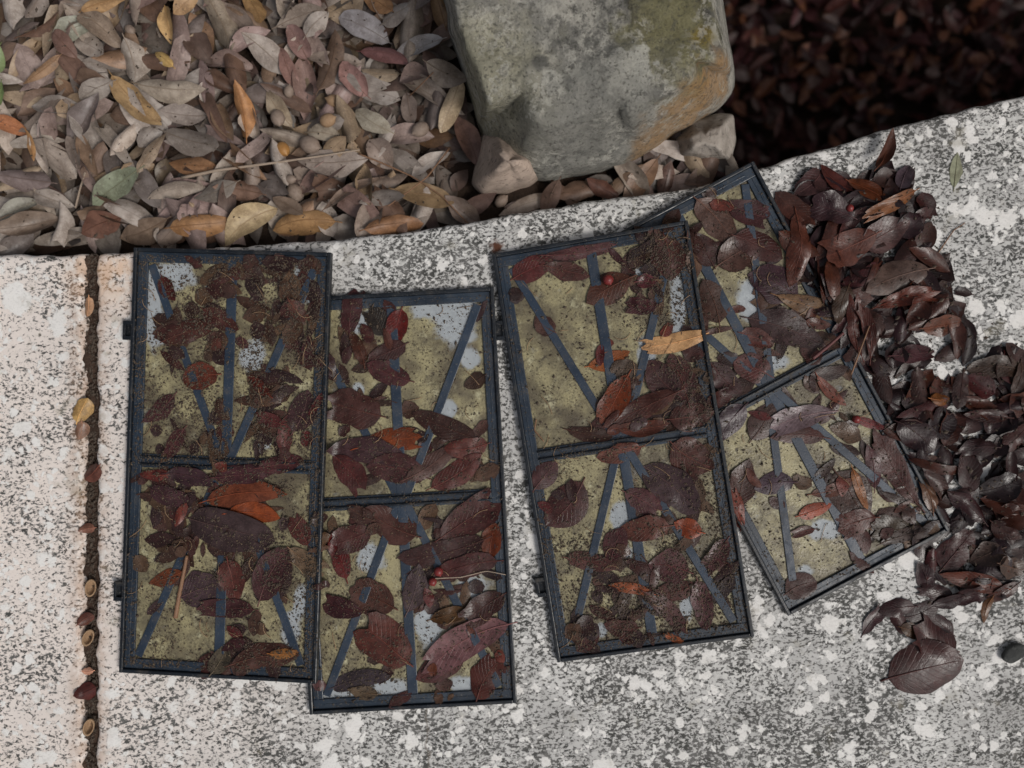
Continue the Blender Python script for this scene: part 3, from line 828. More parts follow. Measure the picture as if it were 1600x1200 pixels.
# fill of individual oak leaves, then the ones picked out from the photo on top
DRY_HEROES = [
 (210, 158, 116, 36, -45, '#b8945f'), (210, 98, 72, 48, -78, '#a89c90'), (272, 144, 112, 36, -4, '#a39686'), (290, 181, 75, 32, -3, '#8e827a'),
 (306, 224, 90, 44, -14, '#7e746c'), (300, 258, 84, 32, -6, '#9c6d40'), (193, 298, 100, 40, 32, '#80876f'), (247, 245, 80, 22, 60, '#98846e'),
 (383, 176, 88, 32, -82, '#b97e40'), (352, 44, 98, 40, -66, '#928371'), (262, 38, 64, 30, -80, '#cba15f'), (66, 42, 80, 25, 28, '#70503c'),
 (113, 44, 72, 30, 30, '#8c8c7b'), (168, 52, 76, 36, -42, '#92806f'), (78, 118, 78, 16, 36, '#9a744d'), (150, 141, 62, 30, 28, '#90867d'),
 (137, 187, 92, 32, 55, '#6c605d'), (48, 284, 94, 38, -8, '#82726e'), (83, 312, 62, 30, -20, '#998e84'), (58, 356, 90, 36, 16, '#7c6b5d'),
 (228, 362, 94, 40, 16, '#816c5a'), (322, 355, 98, 34, 8, '#a0713e'), (398, 356, 102, 42, 38, '#b49e78'), (474, 348, 106, 38, 6, '#a87d46'),
 (616, 352, 92, 28, 8, '#8f6239'), (524, 256, 112, 46, 4, '#908278'), (421, 90, 88, 42, -42, '#a2968c'), (466, 20, 86, 28, 14, '#8c7e72'),
 (494, 38, 56, 30, 48, '#9e938a'), (568, 44, 88, 38, -24, '#928d8f'), (652, 77, 88, 30, 10, '#a5a09e'), (624, 28, 58, 30, 20, '#9a9088'),
 (516, 96, 104, 38, 76, '#6e5542'), (466, 66, 64, 32, -60, '#91716a'), (450, 106, 68, 24, -70, '#8c685e'), (552, 124, 68, 34, -54, '#98736c'),
 (596, 118, 62, 28, -4, '#a8967f'), (582, 192, 74, 34, -36, '#afa694'), (507, 210, 60, 24, -12, '#a59886'), (436, 172, 62, 30, -56, '#a3927b'),
 (700, 128, 70, 42, -24, '#908274'), (706, 174, 86, 28, 66, '#c0aa8a'), (733, 226, 92, 36, -66, '#72554a'), (640, 172, 58, 28, -80, '#88786e'),
 (608, 96, 98, 24, -20, '#8c605e'), (594, 238, 56, 42, -50, '#8e7d72'), (592, 8, 62, 30, -35, '#a27341'), (690, 30, 76, 26, -74, '#7c5c36'),
 (664, 306, 96, 42, -10, '#8e724c'), (550, 298, 114, 20, 26, '#8c7666'), (256, 92, 48, 18, -40, '#cfa650'), (15, 196, 62, 26, -20, '#ba7440'),
 (46, 226, 52, 18, -76, '#c08a48'), (110, 76, 56, 30, -48, '#7c5a4c'), (160, 352, 70, 40, 20, '#6f4632'), (170, 12, 80, 26, 18, '#b58a52'),
 (60, 8, 60, 30, 60, '#8a7c72'), (402, 20, 64, 28, -60, '#a07840'), (300, 14, 56, 26, 40, '#b28a58'), (30, 330, 64, 28, 40, '#8d8a7e'),
 (455, 325, 60, 26, -30, '#84705f'), (378, 300, 80, 34, -8, '#8c6a55'), (340, 300, 70, 36, 24, '#847a70'), (118, 240, 60, 26, -66, '#86776c'),
 (900, 302, 86, 34, 14, '#7a5c48'), (1000, 284, 92, 36, 52, '#866448'), (1040, 282, 60, 28, 76, '#6c5248'), (860, 312, 62, 30, 70, '#7c6458'),
 (940, 298, 60, 26, -30, '#6a4436'), (722, 330, 70, 34, -36, '#7c6c62'), (1092, 276, 50, 26, 30, '#70584a'),
]
nfill = 300 - len(DRY_HEROES)
k = 0
while k < nfill:
    px = random.uniform(-15, 1120); py = random.uniform(-15, 392)
    if py > edge_px(px) - 3 or in_poly(px, py, BOULDER_POLY): continue
    leaf(px, py, random.triangular(42, 120, 78), random.triangular(16, 46, 30), random.uniform(0, 180), random.choice(DRY_PAL), 'dry', big=False, cut=random.choice([1, 1, 1, 1, .85, .7, .6]), **(dict(hclip=-0.030, arch=-0.03, twist=0.1) if px > 700 else {})); k += 1
for h in DRY_HEROES:
    leaf(*h, 'dry', **(dict(hclip=-0.030, arch=-0.03, twist=0.1) if h[0] > 715 else {}))

WET_HEROES = [
 # tray beside the joint
 (313, 588, 52, 38, 10, '#63392c'), (447, 680, 58, 22, 86, '#5f3b39'), (473, 643, 62, 40, 70, '#463538'), (465, 486, 38, 18, -50, '#5e4036'), (405, 602, 46, 16, -42, '#5a2e24'),
 (290, 520, 64, 30, 20, '#4c322c'), (345, 500, 58, 26, -30, '#4a2f2b'), (250, 640, 60, 26, 40, '#4c3336'), (275, 690, 46, 22, 60, '#54383a'), (420, 655, 42, 20, -20, '#5a3434'),
 (385, 772, 116, 36, 5, '#74462f'), (398, 802, 74, 30, -5, '#8a4c28'), (362, 828, 126, 56, -14, '#443c3e'), (242, 742, 46, 16, 0, '#703c36'), (385, 740, 92, 28, 8, '#4c3338'),
 (315, 920, 64, 50, 20, '#4d4349'), (363, 908, 62, 36, -80, '#5c3a34'), (425, 895, 86, 46, 60, '#4e383a'), (478, 876, 56, 28, -36, '#6f6652'), (355, 950, 78, 26, 0, '#472f31'),
 (415, 1026, 96, 36, 8, '#4d372f'), (260, 903, 52, 22, 20, '#6e442c'), (345, 1030, 46, 28, 62, '#585a4c'), (262, 775, 60, 26, -15, '#48353a'), (470, 830, 44, 28, -60, '#5c3a36'),
 (262, 452, 40, 22, -60, '#4a2420'), (440, 725, 64, 24, 10, '#523436'), (300, 745, 70, 26, -12, '#43333a'), (445, 1021, 42, 14, 4, '#94703f'),
 # second tray
 (550, 487, 62, 28, 78, '#472d2f'), (590, 503, 42, 32, -60, '#343430'), (620, 512, 54, 30, 78, '#5e1f1a'), (605, 551, 58, 28, 24, '#463231'), (607, 583, 66, 32, -22, '#4c3133'),
 (560, 545, 50, 18, -66, '#4a3024'), (556, 640, 74, 50, -15, '#49322e'), (605, 690, 88, 34, 10, '#7a4526'), (693, 666, 98, 32, -22, '#3d2b26'), (575, 706, 112, 36, -8, '#46363a'),
 (545, 736, 62, 36, -50, '#4f2d2c'), (620, 733, 86, 42, -10, '#4d3636'), (677, 722, 88, 28, 36, '#584843'), (728, 700, 62, 30, 6, '#623c36'), (715, 738, 86, 34, 34, '#5c3a36'),
 (742, 596, 34, 22, 30, '#3a2c20'), (608, 818, 84, 46, -28, '#503933'), (562, 802, 42, 26, -30, '#4c3b35'), (531, 866, 72, 26, -76, '#551512'), (552, 840, 56, 40, 20, '#4b312f'),
 (730, 812, 92, 48, 34, '#4c302e'), (768, 845, 54, 28, 80, '#643318'), (690, 862, 126, 36, 12, '#402e2d'), (725, 886, 96, 32, 15, '#4c302f'), (648, 920, 72, 34, 76, '#504a4e'),
 (583, 935, 66, 50, -20, '#4f382f'), (538, 950, 56, 30, -15, '#3d2024'), (605, 1005, 82, 62, -40, '#5a3830'), (690, 1040, 82, 40, 30, '#553836'), (728, 1003, 132, 48, 30, '#755c60'),
 (760, 1058, 64, 42, 60, '#4f2d26'), (563, 1062, 86, 26, 12, '#403e44'), (567, 1081, 44, 20, -10, '#5e5846'), (705, 960, 62, 22, 12, '#544226'), (757, 948, 66, 36, 35, '#45312e'),
 # third tray
 (832, 420, 62, 34, 24, '#593130'), (886, 424, 66, 26, -14, '#513834'), (905, 394, 96, 18, 8, '#563a3c'), (950, 452, 72, 44, 30, '#533a2f'), (1045, 404, 62, 48, -80, '#482d28'),
 (1010, 440, 30, 20, 0, '#5c363c'), (1004, 478, 42, 24, 0, '#45282b'), (850, 508, 34, 27, -40, '#4e3b35'), (1062, 590, 72, 40, -70, '#4c3331'), (1033, 592, 62, 40, -50, '#4d3c3c'),
 (1055, 534, 88, 26, 12, '#bd9468'), (952, 563, 62, 26, 20, '#8e5a2f'), (975, 577, 40, 28, 0, '#585349'), (962, 622, 76, 36, 62, '#703c22'), (998, 640, 112, 30, 26, '#4d322b'),
 (922, 678, 66, 20, -8, '#42312a'), (1005, 668, 72, 22, 6, '#5e3c30'), (1080, 650, 62, 42, 10, '#4e3631'), (967, 708, 64, 26, 14, '#69483e'), (852, 742, 50, 34, 50, '#513c3e'),
 (885, 790, 80, 55, 50, '#4a3231'), (1080, 715, 66, 54, -30, '#533a34'), (1050, 762, 98, 50, -40, '#493f43'), (1003, 782, 54, 34, -30, '#5a4245'), (1005, 826, 72, 34, 10, '#5c3e35'),
 (1075, 825, 42, 28, -20, '#86482c'), (962, 850, 52, 34, 70, '#4c2f31'), (925, 878, 72, 26, -10, '#5a413e'), (1045, 885, 58, 48, -10, '#523436'), (985, 920, 66, 15, -8, '#945f42'),
 (1058, 922, 54, 28, 15, '#533631'), (1097, 945, 70, 28, -80, '#5a4044'), (1040, 952, 76, 24, -45, '#574241'), (970, 980, 48, 26, -5, '#513833'), (1118, 868, 56, 26, 55, '#533b3c'), (1053, 997, 28, 10, -20, '#985f38'),
 # fourth tray
 (1120, 345, 82, 44, -50, '#5e4f47'), (1100, 390, 54, 38, -60, '#41312f'), (1150, 397, 60, 46, 30, '#53423b'), (1165, 330, 62, 36, -20, '#462f31'), (1185, 385, 76, 40, -25, '#48312f'),
 (1113, 470, 66, 42, -70, '#493931'), (1210, 443, 78, 54, -25, '#43343c'), (1230, 516, 116, 48, -20, '#423738'), (1183, 529, 50, 26, -20, '#5c3e39'), (1265, 478, 102, 28, -15, '#706046'),
 (1175, 575, 56, 40, -20, '#5a3d3b'), (1132, 592, 62, 34, -45, '#473738'), (1140, 660, 64, 36, 55, '#453e47'), (1192, 660, 60, 42, 60, '#4f4441'), (1245, 680, 78, 28, 0, '#4d3531'),
 (1253, 652, 88, 34, 15, '#767078'), (1297, 612, 60, 16, -45, '#754e42'), (1160, 755, 72, 38, 76, '#4d3c37'), (1208, 756, 58, 32, 10, '#413443'), (1153, 797, 56, 18, -80, '#703e30'),
 (1330, 776, 82, 58, -60, '#42322b'), (1303, 763, 66, 18, 20, '#5e3e31'), (1343, 764, 62, 14, -70, '#946f49'), (1273, 797, 50, 20, 20, '#98563f'), (1255, 830, 32, 14, 15, '#53322d'),
 (1400, 735, 118, 34, -62, '#4d3431'), (1363, 728, 64, 22, -80, '#533a3e'), (1340, 816, 54, 36, 20, '#53322b'), (1392, 826, 52, 40, 0, '#3b3528'), (1250, 915, 48, 36, 20, '#4d3c39'), (1360, 662, 46, 13, -20, '#713c3e'),
]
# rotting scraps that nobody could count, under the leaves
BARE = [(368, 570, 22, 130), (640, 520, 20, 120), (400, 560, 26, 34), (640, 800, 20, 40), (610, 850, 40, 40), (940, 480, 24, 110), (1060, 470, 30, 50), (1215, 760, 22, 130), (250, 960, 40, 80), (870, 560, 75, 150), (960, 520, 60, 60), (700, 560, 85, 110), (560, 700, 30, 30), (1160, 500, 40, 60), (1270, 860, 70, 80), (1180, 850, 40, 110), (250, 440, 60, 60), (880, 880, 60, 60), (930, 740, 60, 60), (290, 985, 80, 60), (470, 960, 40, 60), (560, 1080, 70, 30), (620, 980, 30, 40)]
def mulch_spots():
    out = []
    T_ = [(2, 250), (0, 90), (3, 115), (1, 95)]
    for ti, n in T_:
        tr = TRAYS[ti]; c_ = 0
        while c_ < n:
            lx = random.uniform(-.95, .95) * tr['hw']; ly = random.uniform(-.96, .96) * tr['hl']
            w = tr['mw'] @ Vector((lx, ly, 0.004)); kk = CAM_H / (CAM_H - w.z)
            px, py = w.x * kk / MPP + 800, 600 - w.y * kk / MPP
            if any(math.hypot((px - a) / c, (py - b) / d) < 1 for a, b, c, d in BARE): continue
            if fnoise(w.x, w.y, 14, 5) < -0.12 or abs(ly) < .013 or abs(lx) > tr['hw'] - .020: continue
            out.append((w.x, w.y, random.uniform(14, 64) * MPP, random.uniform(7, 30) * MPP, random.uniform(0, 360), 'wet')); c_ += 1
    return out
leaf_mass('leaf_mulch', mulch_spots(), M_WET_S, 'rotting dark leaf scraps lying low in the trays', 'leaf mulch',
          ['#432e29', '#3a2624', '#543a33', '#4d362c', '#5c4436', '#3c2a2a', '#634c3a', '#4a2a26'], 0.75, flat=True)
for h in WET_HEROES:
    leaf(h[0], h[1], h[2] * 1.10, h[3] * 1.12, *h[4:], 'wet', cut=random.choice([1, 1, 1, 1, .8, .7]))

# leaf pile at the end of the last tray
PILE = [(1235, 290), (1300, 262), (1400, 262), (1440, 300), (1475, 390), (1492, 470), (1530, 540), (1600, 560), (1640, 700), (1640, 900), (1580, 930), (1480, 920), (1440, 860), (1478, 800), (1440, 720), (1370, 590), (1330, 520), (1245, 420)]
spots = []
while len(spots) < 260:
    px = random.uniform(1215, 1640); py = random.uniform(250, 945)
    if not in_poly(px, py, PILE): continue
    p = P(px, py, .01)
    spots.append((p.x, p.y, random.uniform(34, 74) * MPP, random.uniform(18, 38) * MPP, random.uniform(0, 360), 'wet'))
leaf_mass('lower_pile_leaves', spots, M_WET_S, 'dark lower leaves of the heap beside the buried tray', 'leaf litter',
          ['#3a2426', '#331e22', '#452a26', '#3c2626', '#2f1e20', '#4a302a'], 0.5)
k = 0
while k < 64:
    px = random.uniform(1235, 1620); py = random.uniform(255, 940)
    if not in_poly(px, py, PILE): continue
    c = random.choice(['#402a2a', '#4a2c2b', '#3a242a', '#54352c', '#443030', '#5a3a30', '#33242a', '#52282a', '#613c2c', '#4d3a36'])
    leaf(px, py, random.uniform(40, 92), random.uniform(16, 40), random.uniform(0, 180), c, 'wet', big=False, drape=0.4, mult=0.68, arch=random.uniform(-.08, .08), cup=random.uniform(-.3, .3), twist=random.uniform(-.5, .5), wob=random.uniform(.04, .14), cut=random.choice([1, 1, .9, .75, .6])); k += 1
PILE_HEROES = [
 (1268, 286, 60, 40, 40, '#5e494b'), (1302, 281, 62, 26, -45, '#623630'), (1300, 330, 68, 46, -20, '#47363c'), (1350, 295, 56, 30, -30, '#704226'), (1412, 276, 46, 24, 60, '#625d69'),
 (1247, 390, 116, 34, 85, '#5a3a2f'), (1382, 366, 78, 50, 30, '#624d4c'), (1325, 386, 84, 52, 25, '#765146'), (1392, 319, 92, 22, 28, '#966c44'), (1395, 436, 108, 48, 20, '#6f655e'),
 (1415, 466, 92, 26, 12, '#6c3928'), (1315, 476, 62, 28, 75, '#4d4031'), (1335, 512, 92, 20, -82, '#5e3227'), (1356, 520, 84, 18, -76, '#5a3026'), (1425, 553, 68, 28, 5, '#4b232c'),
 (1468, 509, 62, 32, 10, '#72472f'), (1557, 574, 82, 34, 0, '#4e4339'), (1590, 592, 54, 26, 70, '#544942'), (1470, 660, 56, 50, 20, '#30252a'), (1430, 680, 72, 44, -40, '#3b2a2f'),
 (1470, 624, 38, 20, 0, '#94683a'), (1500, 610, 60, 24, 80, '#473533'), (1520, 700, 62, 28, 10, '#3e2b2e'), (1545, 650, 70, 22, -4, '#4a2f2c'), (1510, 790, 76, 30, -40, '#40282b'),
 (1560, 760, 66, 44, 20, '#2f272a'), (1493, 858, 78, 48, 50, '#4b2a2b'), (1525, 910, 102, 30, -12, '#68351f'), (1445, 900, 48, 28, -70, '#3e272d'), (1580, 886, 58, 34, -15, '#5b4b3e'),
 (1540, 866, 52, 34, 30, '#584d46'), (1470, 975, 50, 26, -40, '#42262a'), (1440, 955, 56, 30, 25, '#3c2428'), (1405, 972, 40, 22, -60, '#4a2c2c'), (1500, 930, 60, 26, 15, '#40272a'), (1460, 925, 54, 26, -15, '#43292c'), (1570, 925, 50, 24, 30, '#4d322c'), (1540, 952, 44, 14, 76, '#80603a'), (1480, 940, 46, 24, 20, '#3a272c'), (1362, 970, 52, 22, 52, '#46292f'), (1400, 950, 56, 28, 10, '#43292d'),
 (1452, 776, 54, 22, -70, '#735840'), (1590, 680, 52, 28, 40, '#523a38'), (1570, 830, 50, 26, -30, '#4a3430'), (1425, 985, 44, 24, -20, '#5e4930'), (1458, 1000, 72, 50, -30, '#4d2b29'),
 (1445, 1042, 122, 84, 14, '#402524'), (1505, 457, 28, 15, -10, '#3a2c2e'), (1408, 838, 70, 20, 18, '#57504c'),
]
for h in PILE_HEROES:
    kw = dict(drape=0.4, arch=random.uniform(-.08, .06), cup=random.uniform(-.2, .2), twist=random.uniform(-.3, .3), mult=0.68, wob=random.uniform(.04, .12), cut=random.choice([1, 1, 1, .85, .7]))
    if h[2] > 110: kw = dict(arch=-0.05, cup=-0.10, shape=0.95, tip=0.55)
    leaf(*h, 'wet', **kw)
# a curled leaf standing up out of the pile
leaf(1376, 240, 70, 20, 66, '#523527', 'wet', arch=0.10, cup=0.4, twist=0.4, bend=0.10, zlift=0.012)
# torn bits of leaf in the trays
k = 0
while k < 46:
    tr = random.choice(TRAYS)
    lx = random.uniform(-.9, .9) * tr['hw']; ly = random.uniform(-.92, .92) * tr['hl']
    w = tr['mw'] @ Vector((lx, ly, 0.004)); kk = CAM_H / (CAM_H - w.z)
    px, py = w.x * kk / MPP + 800, 600 - w.y * kk / MPP
    if px > 1440: continue
    leaf(px, py, random.uniform(20, 42), random.uniform(10, 20), random.uniform(0, 180), random.choice(WET_PAL + ['#6a3a30', '#744a34', '#5a2c2c']), 'wet', big=False); k += 1

# ------------------------------------------------------------------ labels for the leaves
def hsv(h):
    import colorsys
    h = h.lstrip('#'); return colorsys.rgb_to_hsv(*[int(h[i:i + 2], 16) / 255 for i in (0, 2, 4)])
def colour_word(h, sp):
    hh, s, v = hsv(h); d = hh * 360
    if sp == 'dry':
        if 60 < d < 140 and s > .08: return 'grey-green'
        if s > .48 and v > .72: return 'golden'
        if s > .44: return 'orange-brown'
        if v > .66 and s > .2: return 'pale tan'
        if s < .14: return 'silver-grey'
        if (d < 16 or d > 340): return 'pinkish'
        if v < .5: return 'dark brown'
        if s < .24: return 'grey-brown'
        return 'brown'
    if s > .55 and v > .55: return 'bright orange'
    if s > .55 and v > .4: return 'rusty orange'
    if s > .5 and (d < 8 or d > 340): return 'deep red'
    if 40 < d < 120: return 'olive-brown'
    if 220 < d < 330 and s < .2: return 'greyish mauve'
    if s < .14: return 'greyish brown'
    if v > .42 and s > .35: return 'reddish brown'
    if v > .42: return 'mauve-brown'
    if d < 8 or d > 330: return 'dark maroon'
    return 'dark brown'
def size_word(L, W, sp):
    if W / L < .26: return 'slender '
    if W / L > .66: return 'broad '
    if L > (92 if sp == 'dry' else 90): return 'long '
    if L < 50: return 'small '
    return ''
def place(px, py, sp):
    if sp == 'dry':
        if px > 765: return 'in the gap between boulder and ledge'
        if py > edge_px(px) - 55:
            return 'along the ledge edge ' + ('by the joint' if px < 200 else 'above the joint-side tray' if px < 450 else 'between tray and boulder')
        if px > 600: return 'against the boulder ' + ('top' if py < 110 else 'flank' if py < 220 else 'foot')
        c = 'green sprig' if px < 130 else 'golden leaf' if px < 300 else 'pale twig' if py > 200 else 'orange curled leaf' if px < 450 else 'lilac-grey leaf'
        r = ', upper litter' if py < 90 else ', middle litter' if py < 190 else ', lower litter'
        return 'near the ' + c + r
    for tr, nm in zip(TRAYS, ('second tray', 'buried tray', 'joint-side tray', 'third tray')):
        w = P(px, py, 0.012); q = tr['inv'] @ w
        if abs(q.x) < tr['hw'] and abs(q.y) < tr['hl']:
            if nm == 'buried tray' and (TRAYS[3]['inv'] @ w).x < TRAYS[3]['hw'] and abs((TRAYS[3]['inv'] @ w).y) < TRAYS[3]['hl']: continue
            if nm == 'second tray' and (TRAYS[2]['inv'] @ w).x < TRAYS[2]['hw'] and abs((TRAYS[2]['inv'] @ w).y) < TRAYS[2]['hl']: continue
            return ('in the upper' if q.y > 0 else 'in the lower') + ' pane of the ' + nm
    if py > 925: return 'below the pile on bare ledge'
    if py < 350: return 'at the top of the leaf pile'
    if py < 500: return 'in the upper leaf pile'
    if py < 640: return 'in the middle of the leaf pile'
    if py < 780: return 'in the lower leaf pile'
    return 'at the bottom of the leaf pile'
ORD = ['uppermost', 'second from top', 'third from top', 'fourth from top', 'fifth from top', 'sixth from top', 'seventh from top', 'eighth from top', 'ninth from top', 'tenth from top', 'eleventh from top', 'twelfth from top', 'thirteenth from top', 'fourteenth from top', 'fifteenth from top', 'sixteenth from top', 'seventeenth from top', 'eighteenth from top']
by = {}
for it in LEAVES:
    o, px, py, L, W, hc, sp = it
    base = size_word(L, W, sp) + colour_word(hc, sp) + (' dry oak leaf ' if sp == 'dry' else ' wet leaf ') + place(px, py, sp)
    by.setdefault(base, []).append(it)
for base, its in by.items():
    its.sort(key=lambda i: i[2])
    for n_, (o, px, py, L, W, hc, sp) in enumerate(its):
        if len(its) == 1: lab = base
        elif n_ < len(ORD): lab = base + ', ' + (ORD[n_] if n_ < len(its) - 1 or len(its) < 2 else 'lowermost')
        else: lab = base + (', lowermost' if n_ == len(its) - 1 else ', among the lowest')
        grp = 'dry oak leaves in the litter bed' if sp == 'dry' else 'wet leaves in the trays and pile'
        tag(o, lab, 'leaf', grp)

# ------------------------------------------------------------------ fine debris
def crumbs(name, pts, label, smin, smax, mat, flat=0.6):
    V, F = [], []
    base = np.array([(1, 0, 0), (-1, 0, 0), (0, 1, 0), (0, -1, 0), (0, 0, 1), (0, 0, -1)], float)
    fc = [(0, 2, 4), (2, 1, 4), (1, 3, 4), (3, 0, 4), (2, 0, 5), (1, 2, 5), (3, 1, 5), (0, 3, 5)]
    for (x, y) in pts:
        z = float(hs_(x, y)); s = random.uniform(smin, smax) * (1.0 if random.random() < .9 else 1.7)
        th = random.uniform(0, 6.28); el = random.uniform(1.0, 1.9)
        sc = np.array([s * el, s * random.uniform(.6, 1), s * flat])
        b = base * sc * (1 + 0.3 * rng.standard_normal((6, 3)) * 0.5)
        ca, sa = math.cos(th), math.sin(th)
        v = np.stack([b[:, 0] * ca - b[:, 1] * sa + x, b[:, 0] * sa + b[:, 1] * ca + y, b[:, 2] + z + s * flat * .5], 1)
        o = len(V) * 6
        V.append(v); F += [(o + a, o + b_, o + c) for a, b_, c in fc]
    o = mesh_obj(name, np.concatenate(V), F, mat, smooth=False)
    return tag(o, label, 'debris', kind='stuff')

def tray_pts(tr, n, dens):
    out = []
    while len(out) < n:
        lx = random.uniform(-.97, .97) * tr['hw']; ly = random.uniform(-.97, .97) * tr['hl']
        w = tr['mw'] @ Vector((lx, ly, 0.004))
        d = dens(lx / tr['hw'], ly / tr['hl']) * (0.25 + 1.5 * max(0, 0.35 + fnoise(w.x, w.y, 26, 8)))
        if math.hypot((w.x / MPP + 800 - 1050) / 55, (600 - w.y / MPP - 536) / 26) < 1 or math.hypot((w.x / MPP + 800 - 398) / 50, (600 - w.y / MPP - 790) / 40) < 1: continue
        if random.random() < d: out.append((w.x, w.y))
    return out
crumbs('soil_crumbs', tray_pts(TRAYS[2], 7500, lambda u, v: (1.0 if v > 0 else .42) * (1.2 if u > .2 else .6) + (1.5 if u > .84 or v < -.93 else 0)), 'dark soil crumbs scattered over the joint-side tray', .0005, .0013, M_CRUMB)
crumbs('fine_grime', tray_pts(TRAYS[2], 9000, lambda u, v: .8 if v > 0 else .5), 'fine brown grime dusting the joint-side tray', .0003, .0007, M_GRIME)
crumbs('fine_grime', tray_pts(TRAYS[3], 6000, lambda u, v: .9 if v < 0 or u > .4 else .3), 'fine brown grime dusting the third tray', .0003, .0007, M_GRIME)
crumbs('fine_grime', tray_pts(TRAYS[0], 4000, lambda u, v: .6), 'fine brown grime dusting the second tray', .0003, .0007, M_GRIME)
crumbs('soil_crumbs', tray_pts(TRAYS[0], 2600, lambda u, v: .35 + (.6 if v < -.6 or u > .85 else 0)), 'dark soil crumbs scattered in the second tray', .0004, .0012, M_CRUMB)
crumbs('soil_crumbs', tray_pts(TRAYS[3], 5600, lambda u, v: (.8 if v < -.4 or u > .55 else .14) + (1.5 if u > .86 or v < -.93 else 0)), 'dark soil crumbs collected in the low corner of the third tray', .0004, .0013, M_CRUMB)
crumbs('soil_crumbs', tray_pts(TRAYS[1], 2400, lambda u, v: .5), 'dark soil crumbs scattered in the half buried tray', .0004, .0012, M_CRUMB)
jp = [(P(random.gauss(139, 5.5), 0).x, P(0, random.uniform(396, 1230)).y) for _ in range(1500)]
crumbs('joint_crumbs', jp, 'brown dirt crumbs packed along the joint between the slabs', .0006, .0018, M_CRUMB)
pp = []
while len(pp) < 700:
    px = random.gauss(1500, 110); py = random.uniform(300, 1000)
    if in_poly(px, py, PILE) or (random.random() < .10 and px > 1330): pp.append(tuple(P(px, py))[:2])
lp = []
while len(lp) < 600:
    px = random.uniform(-10, 1120); py = random.uniform(-10, 390)
    if py < edge_px(px) - 3 and not in_poly(px, py, BOULDER_POLY): lp.append(tuple(P(px, py, -.03))[:2])
crumbs('litter_crumbs', lp, 'fine brown crumbs sifted between the dry oak leaves', .0004, .0014, M_CRUMB)
crumbs('pile_crumbs', pp, 'fine dark leaf crumbs in and around the leaf pile', .0005, .0016, M_CRUMB)

# fine loose fibres caught in the trays
def fibres(n):
    V, F = [], []
    for _ in range(n):
        tr = random.choice(TRAYS)
        w = tr['mw'] @ Vector((random.uniform(-.9, .9) * tr['hw'], random.uniform(-.95, .95) * tr['hl'], 0))
        a = random.uniform(0, 6.28); L = random.uniform(.010, .030); cv = random.uniform(-1.2, 1.2)
        pts = []
        for i in range(6):
            t = i / 5 - .5; x = w.x + L * t * math.cos(a + cv * t); y = w.y + L * t * math.sin(a + cv * t)
            pts.append(Vector((x, y, float(hs_(x, y)) + .0008)))
        v_, f_ = tube(pts, [.0004] * 6, 3)
        off = len(V); V += v_; F += [tuple(i + off for i in q) for q in f_]
    tag(mesh_obj('fibres', V, F, M_HUSK), 'thin pale plant fibres stuck to the trays and leaves', 'debris', kind='stuff')
fibres(130)

# ------------------------------------------------------------------ twigs, acorns, berries, husks, sprigs
def twig(px_pts, r0, r1, mat, label, name='twig', lift=0.002):
    n = 22
    a = np.array(px_pts, float); d = np.r_[0, np.cumsum(np.hypot(*np.diff(a, axis=0).T))]
    tt = np.linspace(0, d[-1], n)
    X = np.interp(tt, d, a[:, 0]); Y = np.interp(tt, d, a[:, 1])
    zs = np.array([float(hs_(P(x, y, -.03).x, P(x, y, -.03).y)) for x, y in zip(X, Y)])
    top = np.array([max(zs[max(0, i - 3):i + 4]) for i in range(n)])
    lin = np.poly1d(np.polyfit(np.arange(n), top, 2))(np.arange(n)); lin += max(0, np.quantile(zs - lin, .8))
    pts = [P(x, y, z + lift + random.uniform(-.0006, .0006)) for x, y, z in zip(X, Y, lin)]
    o0 = pts[0].copy()
    v, f = tube([p - o0 for p in pts], list(np.linspace(r0, r1, n)), 6)
    o = mesh_obj(name, v, f, mat); o.location = o0
    return tag(o, label, 'twig')
twig([(284, 278), (340, 266), (430, 254), (500, 244), (562, 234)], .0022, .0010, M_TWIG, 'long pale straight twig lying across the oak leaf litter')
twig([(560, 240), (600, 256), (645, 276), (690, 306), (732, 350)], .0011, .0007, M_STEM, 'thin bent stem running from litter to the ledge')
twig([(702, 232), (668, 276), (640, 298), (606, 322)], .0011, .0007, M_STEM, 'short thin stem crossing the bent one near the boulder')
twig([(118, 325), (125, 295), (133, 270)], .0016, .0010, M_TWIG, 'short grey stick standing among the leaves by the mauve leaf')
twig([(640, 150), (668, 122), (690, 100)], .0009, .0006, M_STEM, 'tiny stem against the boulder among grey leaves')
twig([(274, 965), (280, 930), (288, 890), (292, 868)], .0030, .0020, M_STEM, 'pinkish brown stick in the lower pane of the joint-side tray')
twig([(1098, 505), (1100, 535), (1098, 568)], .0016, .0009, M_STEM, 'orange-brown stalk on the rail between third tray and buried tray', lift=.004)
twig([(675, 904), (720, 902), (760, 892), (790, 898)], .0009, .0006, M_TWIG, 'thin pale stem beside the red berries in the second tray')
twig([(1270, 560), (1295, 540), (1318, 520)], .0024, .0018, M_REDSTEM, 'reddish stalk across the rail of the buried tray')
twig([(1466, 395), (1490, 360), (1508, 348)], .0009, .0006, M_STEM, 'dark thin stem sticking out beside the leaf pile')
twig([(838, 655), (835, 672), (850, 690)], .0009, .0006, M_STEM, 'dark curled stem in the corner of the third tray')
twig([(1330, 585), (1345, 545), (1362, 500)], .0012, .0008, M_STEM, 'slender reddish stem standing in the leaf pile')

